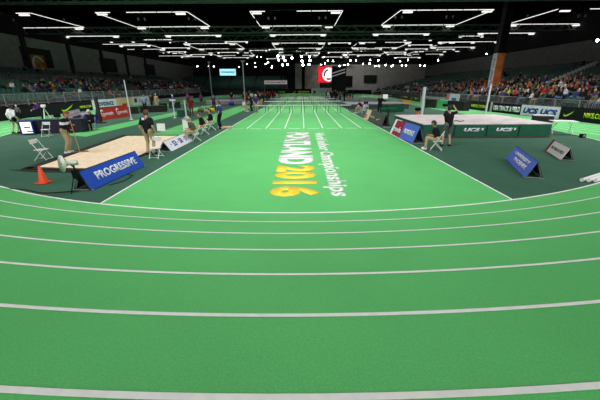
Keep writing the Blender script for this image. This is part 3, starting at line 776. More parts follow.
a_, b_ = rseg(5, .08, 1); t_, p_, s_ = hoarding(a_, b_, .86, P_BLK, 'black USA TRACK & FIELD hoarding under the orange column'); t_('USA TRACK & FIELD', .05, .97, .22, .76, P_WHITE, .05)
a_, b_ = rseg(6); t_, p_, s_ = hoarding(a_, b_, .86, P_WHITE, 'white hoarding with two blue UCS marks')
for t0 in (.07, .54): t_('UCS', t0, t0+.41, .22, .76, P_NAVY, .06, .2)
a_, b_ = rseg(7, 0.01, 1); b_ = rp[9]; t_, p_, s_ = hoarding(a_, b_, .95, P_BLK, 'long black NIKE.COM hoarding with a swoosh at the right edge'); s_(.05, .155, .25, .75, P_VOLT); t_('NIKE.COM/RUNNING', .26, .68, .30, .66, P_VOLT, .02)
# far hoardings across the end of the hall
t_, p_, s_ = hoarding((-10.5, 94.5), (2.6, 94.5), 1.68, P_BLK, 'far black hoarding with volt lettering left of the white one', z0=.02); t_('NIKE.COM', .28, .42, .35, .65, P_VOLT); s_(.60, .66, .3, .7, P_VOLT); t_('NIKE.COM/RUNNING', .72, .96, .35, .65, P_VOLT)
t_, p_, s_ = hoarding((2.7, 94.5), (11.2, 94.5), 1.85, P_WHITE, 'far white hoarding below the red screen', z0=.02); p_(.06, .14, .2, .6, P_INK); t_('TrackTown USA', .25, .6, .35, .6, P_LGREY); p_(.7, .78, .2, .6, P_INK)
t_, p_, s_ = hoarding((11.4, 94.5), (19.2, 91), 1.3, P_BLK, 'far black hoarding right of the white one', z0=.02)

# ------------------------------------------------------------------ sand pit and things around it
pit = empty('sand_pit')
poly = [(-9.35, 10.15), (-6.55, 9.85), (-6.42, 17.45), (-10.05, 17.45)]
m = MB(); m.prism(poly, -.01, .012)
sand = m.build('sand', mat('sand', (.86, .70, .50), .95, noise=.13, scale=5, bump=1.0), pit)
M_MATB = mat('black_rubber', (.012, .014, .013), .8, noise=.4, scale=3)
for a_, b_, wd in ((poly[0], poly[1], .22), (poly[1], poly[2], .14), (poly[2], poly[3], .25), (poly[3], poly[0], .34)):
    a_ = Vector((*a_, .012)); b_ = Vector((*b_, .012)); d = b_-a_; m = MB(); m.box((a_+b_)/2, (d.length+wd, wd, .03), rz=math.atan2(d.y, d.x)); m.build('border', M_MATB, pit)
tag(pit, 'long sand pit with black rubber border left of the straight', 'sand pit')
m = MB(); m.prism([(-9.9, 10.0), (-9.1, 9.75), (-6.9, 9.55), (-7.0, 9.75)], -.01, .006); tag(m.build('rubber_mat', M_MATB), 'black rubber strip at the near end of the sand pit', 'mat')

# cone
def cone(x, y, s, label, top=None):
    M_OR = mat('cone_orange', (.85, .075, .02), .5); root = empty('traffic_cone', (x, y, 0)); 
    m = MB(); m.box((0, 0, .012), (.30*s, .30*s, .024)); m.build('base', M_OR, root, bevel=.006)
    m = MB(); m.lathe((0, 0, .02), [(.12*s, 0), (.115*s, .02), (.03*s, .46*s), (.022*s, .47*s)], 20); m.build('body', M_OR, root, smooth=True)
    if top: m = MB(); m.lathe((0, 0, .40*s), [(.10*s, 0), (.19*s, .05*s), (.19*s, .17*s), (.08*s, .2*s)], 14); m.build('cover', M_BLACK, root)
    return tag(root, label, 'cone')
cone(-7.56, 8.5, 1.0, 'orange traffic cone near the left bend, alone on dark green floor')
x, y = G(417, 117.5); cone(x, y, 1.35, 'orange cone with a black cover behind the ad board', True)

chair(-9.9, 11.5, R(-88), 'white folding chair standing alone left of the sand pit').scale = (.88,)*3
chair(-14.25, 17.3, R(188), 'white folding chair in front of the black draped table')
chair(-5.72, 11.75, R(172), 'white folding chair right behind the blue board, before the official')

# megaphone on tripod
root = empty('megaphone', (-5.98, 7.72, 0))
m = MB()
for a in (R(10), R(130), R(250)): m.bar((0, 0, .60), (.24*math.cos(a), .24*math.sin(a), 0), .013, n=6)
m.bar((0, 0, .3), (0, 0, .70), .018); m.bar((0, 0, .6), (-.02, 0, .76), .016)
m.build('tripod', M_BLACK, root)
m = MB()
mm = MB(); prof = [(.03, 0), (.04, .05), (.05, .12), (.075, .18), (.14, .24), (.18, .262), (.19, .27)]
m.lathe((0, 0, 0), [(.055, -.14), (.06, -.02), (.05, 0)]+prof[2:], 20)
hn = m.build('horn', mat('horn_cream', (.62, .66, .58), .5), root, smooth=True); hn.location = (-.02, 0, .76); hn.rotation_euler = (0, R(-84), R(58)); hn.scale = (1.15, 1.15, .85)
m = MB(); m.lathe((0, 0, 0), [(.045, .245), (.02, .275), (.005, .28)], 12); q = m.build('horn_core', M_GREY, hn)
m = MB(); m.box((.0, 0, .46), (.14, .12, .22)); m.build('control_box', M_BLACK, root, bevel=.01)
m = MB(); m.path([(-.22, -.08, 1.0), (-.12, -.07, .84), (.02, -.06, .68), (.05, 0, .55)], .014, n=6); m.build('strap', M_BLACK, root)
tag(root, 'cream loudhailer on a small black tripod beside the PROGRESSIVE board', 'megaphone')
m = MB(); pts = [Vector((-6.0, 7.7, .015)), Vector((-6.8, 7.55, .012)), Vector((-7.6, 7.85, .012)), Vector((-8.5, 8.0, .012)), Vector((-9.6, 8.9, .012)), Vector((-10.6, 9.9, .012))]
cp = catmull([pts[0]]+pts+[pts[-1]], 6); m.path([Vector(p) for p in cp], .012, n=5); tag(m.build('cable', M_BLACK), 'black cable lying on the floor beyond the left bend line', 'cable')
m = MB(); m.path([Vector((-6.0, 9.6, .012)), Vector((-5.35, 9.2, .012)), Vector((-5.3, 8.6, .012)), Vector((-5.5, 8.2, .012))], .01, n=5); tag(m.build('cable', M_BLACK), 'short cable in front of the PROGRESSIVE board', 'cable')

# draped officials' table with lit sign box
root = empty('draped_table', (-15.0, 19.0, 0)); root.rotation_euler = (0, 0, R(14))
M_DRAPE = mat('black_drape', (.012, .010, .022), .85, noise=.3, scale=4)
m = MB(); n_ = 60; pa = []; pb = []; 
for i in range(n_+1):
    t = i/n_*2*(3.3+.75); 
    if t < 3.3: x, y, nx, ny = -1.65+t, -.37, 0, -1
    elif t < 4.05: x, y, nx, ny = 1.65, -.37+(t-3.3), 1, 0
    elif t < 7.35: x, y, nx, ny = 1.65-(t-4.05), .38, 0, 1
    else: x, y, nx, ny = -1.65, .38-(t-7.35), -1, 0
    wv = .02*math.sin(i*2.1); pa.append(Vector((x+nx*(.03+wv), y+ny*(.03+wv), .01))); pb.append(Vector((x, y, .76)))
m.ribbon(pa, pb); m.build('drape', M_DRAPE, root)
m = MB(); m.box((0, 0, .765), (3.34, .8, .03)); m.build('table_top', mat('navy_top', (.02, .015, .08), .6), root, bevel=.008)
for sx in (-1.5, 1.5):
    for sy in (-.3, .3): m = MB(); m.bar((sx, sy, 0), (sx, sy, .75), .02); m.build('leg', M_GREY, root)
tag(root, 'long black draped officials table with navy top at left', 'table')
gx, gy = G(28.5, 134.8)
root = empty('sign_box', (gx, gy, 0)); root.rotation_euler = (0, 0, R(20))
m = MB(); m.box((0, .15, .40), (.62, .28, .74)); m.build('case', P_NAVY, root, bevel=.02)
m = MB(); m.box((0, .005, .40), (.50, .012, .62)); scr = m.build('screen', mat('lit_screen', (.8, .84, 1), .4, emit=1.0), root)
m = MB(); m.box((.04, -.006, .42), (.30, .01, .07)); m.box((.14, -.006, .18), (.32, .01, .06)); m.build('symbol', P_BLUE, scr)
tag(root, 'bright white and blue lit sign box at the table end', 'sign')
for dx, dy, nm, c, lb in ((.2, .1, 'monitor', M_BLACK, 'small black monitor on the draped table'),):
    x_, y_ = -15.0+dx, 19.0+dy; root = empty(nm, (x_, y_, .78)); m = MB(); m.box((0, 0, .22), (.42, .03, .28)); m.build('screen', c, root); m = MB(); m.box((0, 0, .01), (.2, .15, .02)); m.bar((0, 0, 0), (0, 0, .12), .015); m.build('stand', c, root); tag(root, lb, 'monitor')

# people near the camera
p, J = person((*G(67.5, 153), 0), R(-72), 'official in black jacket with white band holding a rake', 'black', 'khaki', 'white', 'auburn', 0, 1.0, .96, 1.74,
              pelvis=(0, .09, .925), wr=(.16, .34, .98), wl=(-.02, .36, 1.14), ar=(.11, .0, .085), al=(-.12, .05, .085), look=(0, 18), lean=(15, 0), band=(1.17, 1.27), elb=(.5, -.6, -.4))
hand = p.matrix_basis @ ((J['hr']+J['hl'])/2); gr = G(80, 152.5)
root = empty('rake', (gr[0], gr[1], .02)); d_ = Vector(hand)-Vector((gr[0], gr[1], .02))
m = MB(); m.bar((0, 0, .03), d_*1.28, .014); m.build('handle', mat('wood', (.45, .29, .12), .6), root)
m = MB(); m.box((0, 0, .02), (.62, .05, .04), rz=R(20)); m.build('head', mat('wood_dark', (.25, .15, .08), .7), root)
m = MB()
for k in range(12): m.box((-.28+.051*k, -.28*.36+.051*k*.36, -.0), (.012, .012, .05))
m.build('tines', M_STEEL, root)
tag(root, 'wooden rake resting on the sand pit edge, held by the official', 'rake')

p, J = person((-6.22, 12.35, 0), R(-4), 'official in black polo seen from behind beside the sand pit', 'black', 'khaki', 'black', 'brown', 0, .42, 1., 1.78,
              pelvis=(.02, 0, .93), lean=(2, 3), wr=(.29, .06, .90), wl=(-.22, .04, .89), ar=(.13, 0, .085), al=(-.13, 0, .085), look=(0, 12))
m = MB(); m.box((0, -.155, 1.40), (.10, .012, .09)); m.build('back_logo', C_['white'], p)
p, J = person((*G(16.5, 133.5), 0), R(-8), 'athlete in white long sleeved top and black shorts walking away', 'white', 'black', 'black', 'black', 0, 1.0, .22, 1.70,
              pelvis=(.04, 0, .92), lean=(0, 9), wr=(.36, .06, .90), wl=(-.12, -.04, .88), ar=(.07, .08, .085), al=(-.08, -.12, .10))
p, J = person((*G(20, 119.5), 0), R(200), 'small figure in white cap standing on the track near the barrier', 'grey', 'black', 'black', 'grey', 0, 1, 1, 1.2, cap='white', vox=.016, **STAND)
p, J = person((*G(43.5, 119.5), 0), R(150), 'person in purple top leaning over by the left barrier', 'purple', 'black', 'black', 'black', 0, 1, 1, 1.7, vox=.016, pelvis=(0, -.05, .92), lean=(38, 0), wr=(.15, .55, .85), wl=(-.15, .5, .9))
x_, y_ = G(50, 124); root = empty('white_tripod', (x_-1.1, y_+1.2, 0)); m = MB()
for a in (R(30), R(150), R(270)): m.bar((0, 0, 1.1), (.35*math.cos(a), .35*math.sin(a), 0), .02, n=6)
m.build('legs', M_WHITE, root); m = MB(); m.lathe((0, 0, 1.08), [(.05, 0), (.16, .06), (.17, .2), (.1, .24)], 12); m.build('lamp_head', M_WHITE, root); tag(root, 'white tripod with a round head behind the draped table', 'tripod')
x_, y_ = G(59, 133); 
p, J = person((-13.55, 20.2, 0), R(190), 'person with grey hair seated at the right end of the draped table', 'black', 'black', 'black', 'grey', 0, 1, 1, 1.72, vox=.016, cap='white', **sit(.47))
chair(-13.55, 20.2, R(190), 'white folding chair behind the draped table, occupied')

# measuring officials on folding chairs beside the straight
def seated_on_chair(px, py, rz, label, shirt, trousers, hair, cl, cap=None, group=None, **k):
    x_, y_ = G(px, py); chair(x_, y_, rz, cl)
    return person((x_, y_, 0), rz, label, shirt, trousers, 'white', hair, 0, .8, 1., 1.74, cap=cap, vox=.0135, **sit(.49, **k))
seated_on_chair(196, 141, R(125), 'official in olive shirt seated nearest the white board', 'olive', 'khaki', 'grey', 'white folding chair nearest the white lettered board', lean=(24, 0))
seated_on_chair(205, 134.5, R(112), 'official in black shirt bending forward on second chair', 'black', 'khaki', 'brown', 'white folding chair in the middle of the officials row', lean=(20, 0))
seated_on_chair(212, 130, R(108), 'official in black shirt sitting upright on the third chair', 'black', 'khaki', 'black', 'white folding chair at the far end of the officials row', lean=(3, 0))
p, J = person((*G(221, 129), 0), R(80), 'person in dark purple top standing behind the seated officials', 'navy', 'black', 'black', 'brown', 0, .4, 1, 1.75, vox=.014, **STAND)
x_, y_ = G(225, 128.5); root = empty('tan_case', (x_, y_, 0)); root.rotation_euler = (0, 0, R(20)); m = MB(); m.box((0, 0, .06), (.9, .5, .12)); m.build('case', mat('case_tan', (.55, .38, .26), .7), root, bevel=.02); m = MB(); m.path([(-.1, -.26, .06), (-.1, -.32, .06), (.1, -.32, .06), (.1, -.26, .06)], .012); m.build('handle', M_BLACK, root)
tag(root, 'flat tan case on the floor beside the straight line', 'case')
x_, y_ = G(162, 133.5); root = empty('small_sign', (x_, y_, 0)); m = MB(); m.box((0, 0, .36), (.46, .03, .42), rx=R(-8)); pn = m.build('panel', M_WHITE, root); m = MB(); m.bar((-.15, 0, .0), (-.15, 0, .3), .012); m.bar((.15, 0, 0), (.15, 0, .3), .012); m.build('legs', M_GREY, root)
tag(root, 'small white sign board at the far end of the sand pit', 'sign')
x_, y_ = G(188, 131.5); root = empty('white_box', (x_, y_, 0)); m = MB(); m.box((0, 0, .35), (.42, .36, .7)); m.build('box', M_WHITE, root, bevel=.02); m = MB(); m.box((0, 0, .72), (.46, .4, .04)); m.build('lid', P_LGREY, root); tag(root, 'white box standing left of the seated officials', 'box')

def stander(px, py, rz, label, shirt, trousers, hair='black', skin=0, h=1.75, sleeve=.4, leg=1., cap=None, shoes='black', **k):
    d = dict(STAND); d.update(k)
    return person((*G(px, py), 0), R(rz), label, shirt, trousers, shoes, hair, skin, sleeve, leg, h, cap=cap, vox=.017, **d)
stander(192, 115.5, 200, 'athlete in maroon top standing left of the tan bags', 'maroon', 'maroon', 'black', 2)
stander(188.5, 104.5, 170, 'athlete in magenta top on the far left track', 'magenta', 'black', 'brown', 0, shoes='white')
stander(202, 106.5, 160, 'athlete in purple top and dark shorts on the far left track', 'purple', 'black', 'black', 2, leg=.3, shoes='white')
stander(214.5, 110.5, 190, 'official in purple top with cap above the seated officials', 'purple', 'black', 'black', 0, cap='black')
stander(174.5, 111, 150, 'person in navy shirt and jeans beside the left runway', 'navy', 'jeans', 'grey', 0, wr=(.05, .35, 1.25))
stander(146, 112.5, 200, 'person in light blue shirt standing behind the long black block', 'blue', 'black', 'brown', 0, h=1.85)
stander(153, 109, 160, 'person in black jacket right of the light blue shirt', 'black', 'black', 'black', 0, sleeve=1)
stander(157.5, 108, 190, 'person in beige jacket near the left barrier', 'tan', 'khaki', 'grey', 0, sleeve=1)
# cluster at the far left of the straight
x_, y_ = G(243.5, 111.5); chair(x_, y_, R(95), 'white folding chair of the khaki official near the hurdles')
person((x_, y_, 0), R(250), 'official in white shirt and khaki seated near the hurdles', 'white', 'khaki', 'white', 'brown', 0, .4, 1, 1.74, vox=.017, **sit(.49, lean=(15, 0)))
stander(252, 111, 120, 'official in black bending beside the first hurdles', 'black', 'black', 'black', 0, lean=(30, 0), pelvis=(0, -.05, .9), wr=(.15, .5, .8), wl=(-.15, .5, .8))
stander(256.5, 112.3, 200, 'official with white cap and khaki trousers next to the first hurdle', 'navy', 'khaki', 'grey', 0, cap='white')
stander(260.5, 108, 170, 'official in black with tan trousers behind the first hurdle', 'black', 'tan', 'brown', 0)
stander(247, 105, 180, 'person in dark red top left of the distant cluster', 'maroon', 'black', 'black', 1)
stander(252, 103, 200, 'person in white top in the distant cluster', 'white', 'black', 'black', 2)
stander(264, 101.5, 150, 'athlete in red top at the far edge of the straight', 'red', 'black', 'black', 2)
stander(268, 101.2, 210, 'person in red jacket and black trousers beyond the hurdles', 'red', 'black', 'black', 0, sleeve=1)
stander(273, 99.5, 150, 'person in black crossing behind the hurdles', 'black', 'black', 'black', 1, lean=(15, 0))
stander(232, 104, 180, 'person in black on the left grey mats', 'black', 'magenta', 'black', 1)
stander(330, 99.5, 180, 'official in black by the far right hurdles', 'black', 'white', 'black', 0)
stander(335, 101, 200, 'tallest black clothed person of the far right group', 'black', 'black', 'black', 0, h=1.95, sleeve=1)
stander(340, 102, 160, 'person in grey and black at the far right group', 'grey', 'black', 'brown', 1)
stander(344.5, 101, 120, 'person in black leaning at the far right group', 'black', 'black', 'black', 2, lean=(25, 0), pelvis=(0, -.05, .92))
stander(350, 100, 140, 'person in black with an orange sleeve crouching on the far right mat', 'black', 'orange', 'black', 0, h=1.4, lean=(35, 0))
# right side
x_, y_ = G(360, 113.0); chair(x_, y_, R(-80), 'white folding chair left of the beige ended board'); person((x_, y_, 0), R(110), 'person in black shirt and beige trousers seated left of charcoal board', 'black', 'tan', 'white', 'brown', 1, .4, 1, 1.74, vox=.016, **sit(.49, lean=(15, 0)))
x_, y_ = G(366.5, 110.5); chair(x_, y_, R(-60), 'white folding chair behind the beige ended board'); person((x_, y_, 0), R(130), 'person in black leaning forward on second chair at right', 'black', 'white', 'white', 'black', 0, .4, 1, 1.74, vox=.016, **sit(.49, lean=(25, 0)))
p, J = stander(379, 116, 170, 'official in all black standing behind the charcoal board', 'black', 'black', 'black', 0, h=1.85, sleeve=1, wr=(-.25, .3, 1.4), wl=(-.3, .3, 1.3))
hand = p.matrix_basis @ J['hr']; m = MB(); m.box((0, 0, 0), (.42, .02, .36), rx=R(-20)); tag(m.build('clipboard', M_WHITE, loc=(hand.x+.05, hand.y-.05, hand.z+.18)), 'white sheet held up by the official in black', 'clipboard')

# photographer and seated helper before the landing mat
px, py = G(449, 147)
p, J = person((px-.02, py+.2, 0), R(5), 'photographer in black shirt and grey shorts raising a camera', 'black', 'grey', 'black', 'black', 0, .42, .46, 1.80,
              pelvis=(-.05, 0, .93), lean=(2, -6), wr=(.30, .36, 1.60), wl=(.02, .42, 1.58), ar=(.14, .02, .085), al=(-.16, .10, .085), look=(0, -6), elb=(.9, .1, -.3))
mw = p.matrix_basis; q = mw @ Vector((.16, .46, 1.68))
root = empty('camera', q); root.rotation_euler = (0, 0, R(40))
m = MB(); m.box((0, 0, 0), (.16, .09, .11)); m.build('body', M_BLACK, root, bevel=.01)
m = MB(); m.lathe((0, 0, 0), [(.04, 0), (.045, .12), (.06, .22), (.062, .30)], 14); q2 = m.build('lens', M_BLACK, root); q2.rotation_euler = (R(-90), 0, 0); q2.location = (0, .04, 0)
tag(root, 'black camera with a long lens held up by the photographer', 'camera')
cx, cy = G(436, 150); chair(cx, cy, R(65), 'white folding chair in front of the landing mat, occupied')
person((cx, cy, 0), R(65), 'helper in black shirt and khaki trousers seated before the mat', 'black', 'khaki', 'white', 'black', 1, .6, 1, 1.70, vox=.0135, **sit(.49, lean=(20, 0)))

# landing mat with UCS lettering
def landing_mat(x0, x1, y0, y1, h, n, mt_side, mt_top, label, logos=()):
    root = empty('landing_mat', (x0, y0, 0)); W = x1-x0; D = y1-y0; c = None
    for i in range(n):
        m = MB(); m.box((W*(i+.5)/n, D/2, (h-.06)/2+.02), (W/n-.03, D, h-.06)); p = m.build('foam_block', mt_side, root, bevel=.04)
        if i in logos:
            text_mesh('lettering', 'UCS', P_WHITE, (W*(i+.28)/n, -.002, h*.42), (1, 0, 0), (0, 0, 1), W/n*.50, h*.27, p, bold=.06, shear=.2)
            m = MB(); m.box((W*(i+.86)/n, -.004, h*.60), (.10, .012, .11)); m.build('mark', P_WHITE, p)
    m = MB(); m.box((W/2, D/2, h-.03), (W+.02, D+.02, .06)); m.build('top_cover', mt_top, root, bevel=.025)
    m = MB(); m.box((W/2, -.03, .02), (W, .1, .03)); m.build('ground_strip', mat('brown_pallet', (.10, .04, .035), .8, noise=.5, scale=4), root)
    return tag(root, label, 'landing mat')
M_PADG = mat('pad_green', (.006, .085, .05), .45, noise=.12, scale=3); M_PADT = mat('pad_cover', (.66, .60, .61), .75, noise=.18, scale=1.5)
landing_mat(6.1, 12.75, 16.3, 21.5, .70, 4, M_PADG, M_PADT, 'large green landing mat with white UCS lettering at right', (1, 2))
for x_, y_ in ((8.1, 17.3),):
    m = MB(); m.path([Vector((x_, y_, .72)), Vector((x_+.3, y_+.3, .73)), Vector((x_+.25, y_-.2, .73)), Vector((x_+.6, y_+.1, .73))], .02, n=5); tag(m.build('strap', M_BLACK), 'black strap lying on top of the green landing mat', 'strap')
landing_mat(5.2, 12.2, 37.2, 42.5, .55, 4, mat('pad_darkgreen', (.02, .05, .04), .6), mat('pad_grey', (.26, .25, .31), .7, noise=.15, scale=1), 'long grey landing mat across the far right infield')
landing_mat(-14.2, -7.2, 47.5, 52.5, .55, 4, mat('pad_lilac', (.23, .23, .30), .6), mat('pad_greylilac', (.34, .34, .40), .7, noise=.15, scale=1), 'grey lilac landing mat on the far left infield')
def dark_block(pl_, pr_, d, h, mt, label, cat='block', name='foam_block', lid=None):
    a = Vector((*G(*pl_), 0)); b = Vector((*G(*pr_), 0)); dd = b-a; root = empty(name, a); root.rotation_euler = (0, 0, math.atan2(dd.y, dd.x))
    m = MB(); m.box((dd.length/2, d/2, h/2), (dd.length, d, h)); m.build('body', mt, root, bevel=.03)
    m = MB(); m.box((dd.length/2, d/2, h+.015), (dd.length+.04, d+.04, .03)); m.build('top', lid or mt, root)
    return tag(root, label, cat)
dark_block((130.5, 114), (139.5, 113.5), .8, .62, M_MATB, 'short black block left of the long black one')
dark_block((141.5, 112.8), (167.5, 111.5), 1.0, .62, M_MATB, 'long black block on the far left infield', lid=M_MATB)
dark_block((172, 108.5), (181, 108), .8, .7, M_MATB, 'small black block beside the denim clad person')
dark_block((179, 116.8), (190, 116.2), .8, .55, M_PADG, 'dark green block right of the small stand')
dark_block((163, 110.5), (168, 110), .5, .75, M_MATB, 'black case beyond the long black block', 'case', 'equipment_case')
dark_block((424.5, 107.5), (435, 108), 1.0, .9, M_MATB, 'black block right of the white pole', )
dark_block((436, 108.6), (446, 109.2), .8, .9, P_MINT, 'mint green block between two black blocks')
dark_block((446.5, 109.5), (463, 111), .8, .9, M_MATB, 'black block behind the photographer')
dark_block((388, 112.5), (404, 111.5), .9, .75, M_PADG, 'dark green cart with a pale label behind the ad boards', lid=mat('brown_top', (.16, .08, .05), .8))
dark_block((402, 104.9), (410.5, 104.7), .8, .55, mat('mustard', (.50, .28, .03), .7), 'mustard coloured box on the far right infield', 'box', 'storage_box')
dark_block((91.5, 124), (98.5, 123.2), .6, .6, mat('purple_crate', (.07, .02, .36), .6), 'purple crate beside the purple lettered board', 'crate', 'crate')
for i, (a_, b_, c, lb) in enumerate((((204, 113.5), (208, 113.3), 'tan', 'tan bag on the left infield, nearest of the pile'), ((209, 112.2), (214, 112), 'yellow', 'mustard bag in the middle of the pile'), ((198, 112.5), (203, 112.2), 'olive', 'olive bag at the left of the pile'), ((222, 103.5), (226, 103.4), 'yellow', 'yellow bag in front of the lilac mat'), ((227.5, 104), (230.5, 104), 'red', 'red bag in front of the lilac mat'), ((229, 105.6), (234, 105.5), 'royal', 'blue bag in front of the lilac mat'), ((236, 104.5), (240, 104.4), 'teal', 'teal bag right of the blue bag'), ((216.5, 108.5), (220.5, 108.4), 'white', 'white bag beside the person with the cap'))):
    a = Vector((*G(*a_), 0)); b = Vector((*G(*b_), 0)); L = (b-a).length; root = empty('sports_bag', a)
    m = MB(); m.bar((0, .2, .22), (L, .2, .22), .2, n=12); m.build('body', C_[c], root, smooth=False); m = MB(); m.path([(L*.3, .2, .4), (L*.35, .2, .55), (L*.65, .2, .55), (L*.7, .2, .4)], .02, n=5); m.build('handle', M_BLACK, root); tag(root, lb, 'bag')

# poles
def pole(u, v0, v1, r, label, x_y=None, mt=None, head=False):
    x_, y_ = x_y or G(u, v0); top = at_y(u, v1, y_)[2]; root = empty('upright_pole', (x_, y_, 0))
    m = MB(); m.bar((0, 0, .03), (0, 0, top), r, n=10); m.build('shaft', mt, root)
    m = MB(); m.lathe((0, 0, 0), [(r*4, 0), (r*4, .02), (r*1.4, .05)], 14); m.build('base', mt, root)
    if head: m = MB(); m.box((0, 0, top), (.5, .12, .12)); m.build('head', mt, root)
    return tag(root, label, 'pole')
M_PALE = mat('pale_pole', (.62, .66, .70), .4, noise=.03)
M_LG = mat('grey_pole', (.34, .36, .38), .5, noise=.03)
pole(421, 117, 87, .13, 'thick white pole behind the maroon and blue board', mt=M_PALE)
pole(484.5, 118, 84, .07, 'silver pole in front of the orange column', mt=M_PALE)
pole(213, 98.5, 62, .08, 'tall pale pole farther off at the left', x_y=(-16.6, 60), mt=M_LG, head=True)
pole(242, 104.5, 61, .07, 'tall pale pole above the left official cluster', x_y=(-7.9, 44.5), mt=M_LG, head=True)
pole(131.5, 119.5, 80, .045, 'slim white pole at the right end of the red board', mt=M_PALE)
pole(175, 118, 100, .045, 'slim white stand before the person in jeans', mt=M_PALE, head=True)
pole(186.5, 117.3, 100, .06, 'white post with a round lamp beside the green block', mt=M_PALE)
root = empty('dark_post', (*G(101, 123), 0)); m = MB(); m.box((0, 0, .95), (.22, .16, 1.9)); m.build('post', M_MATB, root, bevel=.02); m = MB(); m.box((0, 0, .03), (.6, .5, .06)); m.build('base', M_MATB, root); tag(root, 'black padded post at the left end of the red board', 'post')
root = empty('dark_post', (*G(387, 127.3), 0)); m = MB(); m.box((0, 0, .6), (.10, .10, 1.2)); m.build('post', M_MATB, root); m = MB(); m.box((0, 0, 1.18), (1.0, .35, .05)); m.build('shelf', M_PADG, root); m = MB(); m.box((0, 0, .02), (.5, .5, .04)); m.build('base', M_GREY, root); tag(root, 'black post with a shelf between the two right ad boards', 'post')

# dark table with pale top and small white folding table
dark_block((531, 127.5), (551.5, 128.5), 1.0, .72, M_MATB, 'black box with a pale top behind the right end of the mat', 'box', 'equipment_box', lid=P_LGREY)
x_, y_ = G(560, 134); root = empty('folding_table', (x_, y_, 0)); root.rotation_euler = (0, 0, R(-12))
m = MB(); m.box((0, 0, .70), (1.15, .6, .035)); m.build('table_top', M_WHITE, root, bevel=.008)
for s in (-1, 1): 
    m = MB(); m.bar((s*.5, -.25, 0), (s*.35, .2, .69), .015); m.bar((s*.5, .25, 0), (s*.35, -.2, .69), .015); m.bar((s*.5, -.25, .03), (s*.5, .25, .03), .012); m.build('leg', M_WHITE, root)
tag(root, 'small white folding table right of the landing mat', 'table')
x_, y_ = G(582, 137.5); root = empty('floor_speaker', (x_, y_, 0)); m = MB(); m.box((0, 0, .09), (.22, .2, .18)); m.build('case', M_BLACK, root, bevel=.02); m = MB(); m.ball((0, -.1, .09), .06, 1, .4, 1); m.build('cone', M_GREY, root); tag(root, 'little black floor box right of the folding table', 'box')

# white pipes by the right bend
a0 = Vector((*G(581.5, 181.5), .06)); a1 = Vector((*G(618, 169.5), .06)); d = (a1-a0); s_ = Vector((d.y, -d.x, 0)).normalized()*.11
for k, lb in enumerate(('white pipe lying nearest the infield at the right bend', 'middle white pipe at the right bend', 'white pipe lying nearest the track at the right bend')):
    root = empty('white_pipe', a0+s_*k+d*(.05*k)); m = MB(); m.bar((0, 0, 0), d, .045, n=12); m.build('tube', M_WHITE, root, smooth=False)
    m = MB(); m.bar(-d.normalized()*.02, d.normalized()*.03, .052, n=12); m.build('end_cap', M_WHITE, root)
    root.location.z = .047; tag(root, lb, 'pipe')

# ------------------------------------------------------------------ hurdles
def hurdle():
    root = empty('hurdle'); H = .74; M_HUR = mat('hurdle_frame', (.06, .08, .08), .5)
    m = MB(); m.box((0, 0, H-.035), (1.18, .03, .07)); m.build('crossbar', M_WHITE, root, bevel=.006)
    for s in (-1, 1):
        m = MB(); m.bar((s*.45, 0, .03), (s*.45, 0, H-.04), .024); m.build('upright', M_HUR, root)
        m = MB(); m.box((s*.45, -.30, .02), (.05, .68, .05)); m.build('base', M_HUR, root)
    m = MB(); m.bar((-.45, 0, .42), (.45, 0, .42), .009, n=5); m.build('brace', M_GREY, root)
    return root
h0 = hurdle(); first = True
names_ = ['nearest', 'second', 'third', 'fourth', 'farthest']
for r_ in range(5):
    for k in range(8):
        o = h0 if first else copy_tree(h0); first = False
        o.location = (-4.27+1.22*k, 32.6+8.5*r_, .0); tag(o, 'hurdle with white crossbar, one of eight in the %s row' % names_[r_], 'hurdle', 'hurdles of the %s row' % names_[r_])
hy = None
for k in range(8):
    o = copy_tree(h0); o.location = (-4.27+1.22*k, 76, 0)
    for c in kids(o):
        if c.name.startswith('crossbar'):
            for sl in c.material_slots: sl.link = 'OBJECT'; sl.material = C_['tan']
    tag(o, 'tan topped hurdle standing beyond the white ones', 'hurdle', 'tan hurdles behind the race hurdles')

# ------------------------------------------------------------------ screens, banners, column
x0, y0, z0 = at_y(318, 82.5, 90); x1 = at_y(331.3, 82.5, 90)[0]; z1 = at_y(318, 66.5, 90)[2]
root = empty('video_screen', ((x0+x1)/2, 90.3, z0)); W = x1-x0; H = z1-z0
m = MB(); m.box((0, .35, H/2), (W+.1, .6, H+.1)); m.build('case', M_BLACK, root)
m = MB(); m.box((0, .03, H/2), (W, .02, H)); sc_ = m.build('screen', mat('screen_red', (.8, .01, .035), .5, emit=.95, ecol=(.80, .012, .04)), root)
m = MB(); rr_ = H*.43; cxx = W/2-rr_*.42; n = 40
pts = [(cxx+rr_*math.cos(2*PI*i/n), rr_*math.sin(2*PI*i/n)) for i in range(n)]; pts = [(min(p[0], W/2), p[1]) for p in pts]
m.add([(p[0], .01, H*.5+p[1]) for p in pts], [tuple(range(n))]); dsk = m.build('white_disc', mat('screen_white', (1, .95, .97), .5, emit=1.1), sc_)
m = MB(); 
for a, b in ((100, 200), (240, 300)):
    for i in range(a, b, 10):
        p = [(cxx+rr_*f_*math.cos(R(t)), .0, H*.5+rr_*f_*math.sin(R(t))) for f_, t in ((.55, i), (.8, i), (.8, i+10), (.55, i+10))]; m.add(p, [(0, 1, 2, 3)])
m.build('dark_ring_mark', mat('screen_ink', (.02, .01, .04), .5), dsk)
m = MB(); m.bar((-W*.35, .3, H), (-W*.35, .3, ROOF_Z-z0), .06); m.bar((W*.35, .3, H), (W*.35, .3, ROOF_Z-z0), .06); m.build('hanger', M_BLACK, root)
tag(root, 'red video screen with a white round emblem at the far end', 'screen')
x0, _, z0 = at_y(332, 85, 93); x1 = at_y(346, 85, 93)[0]; z1 = at_y(332, 66, 93)[2]
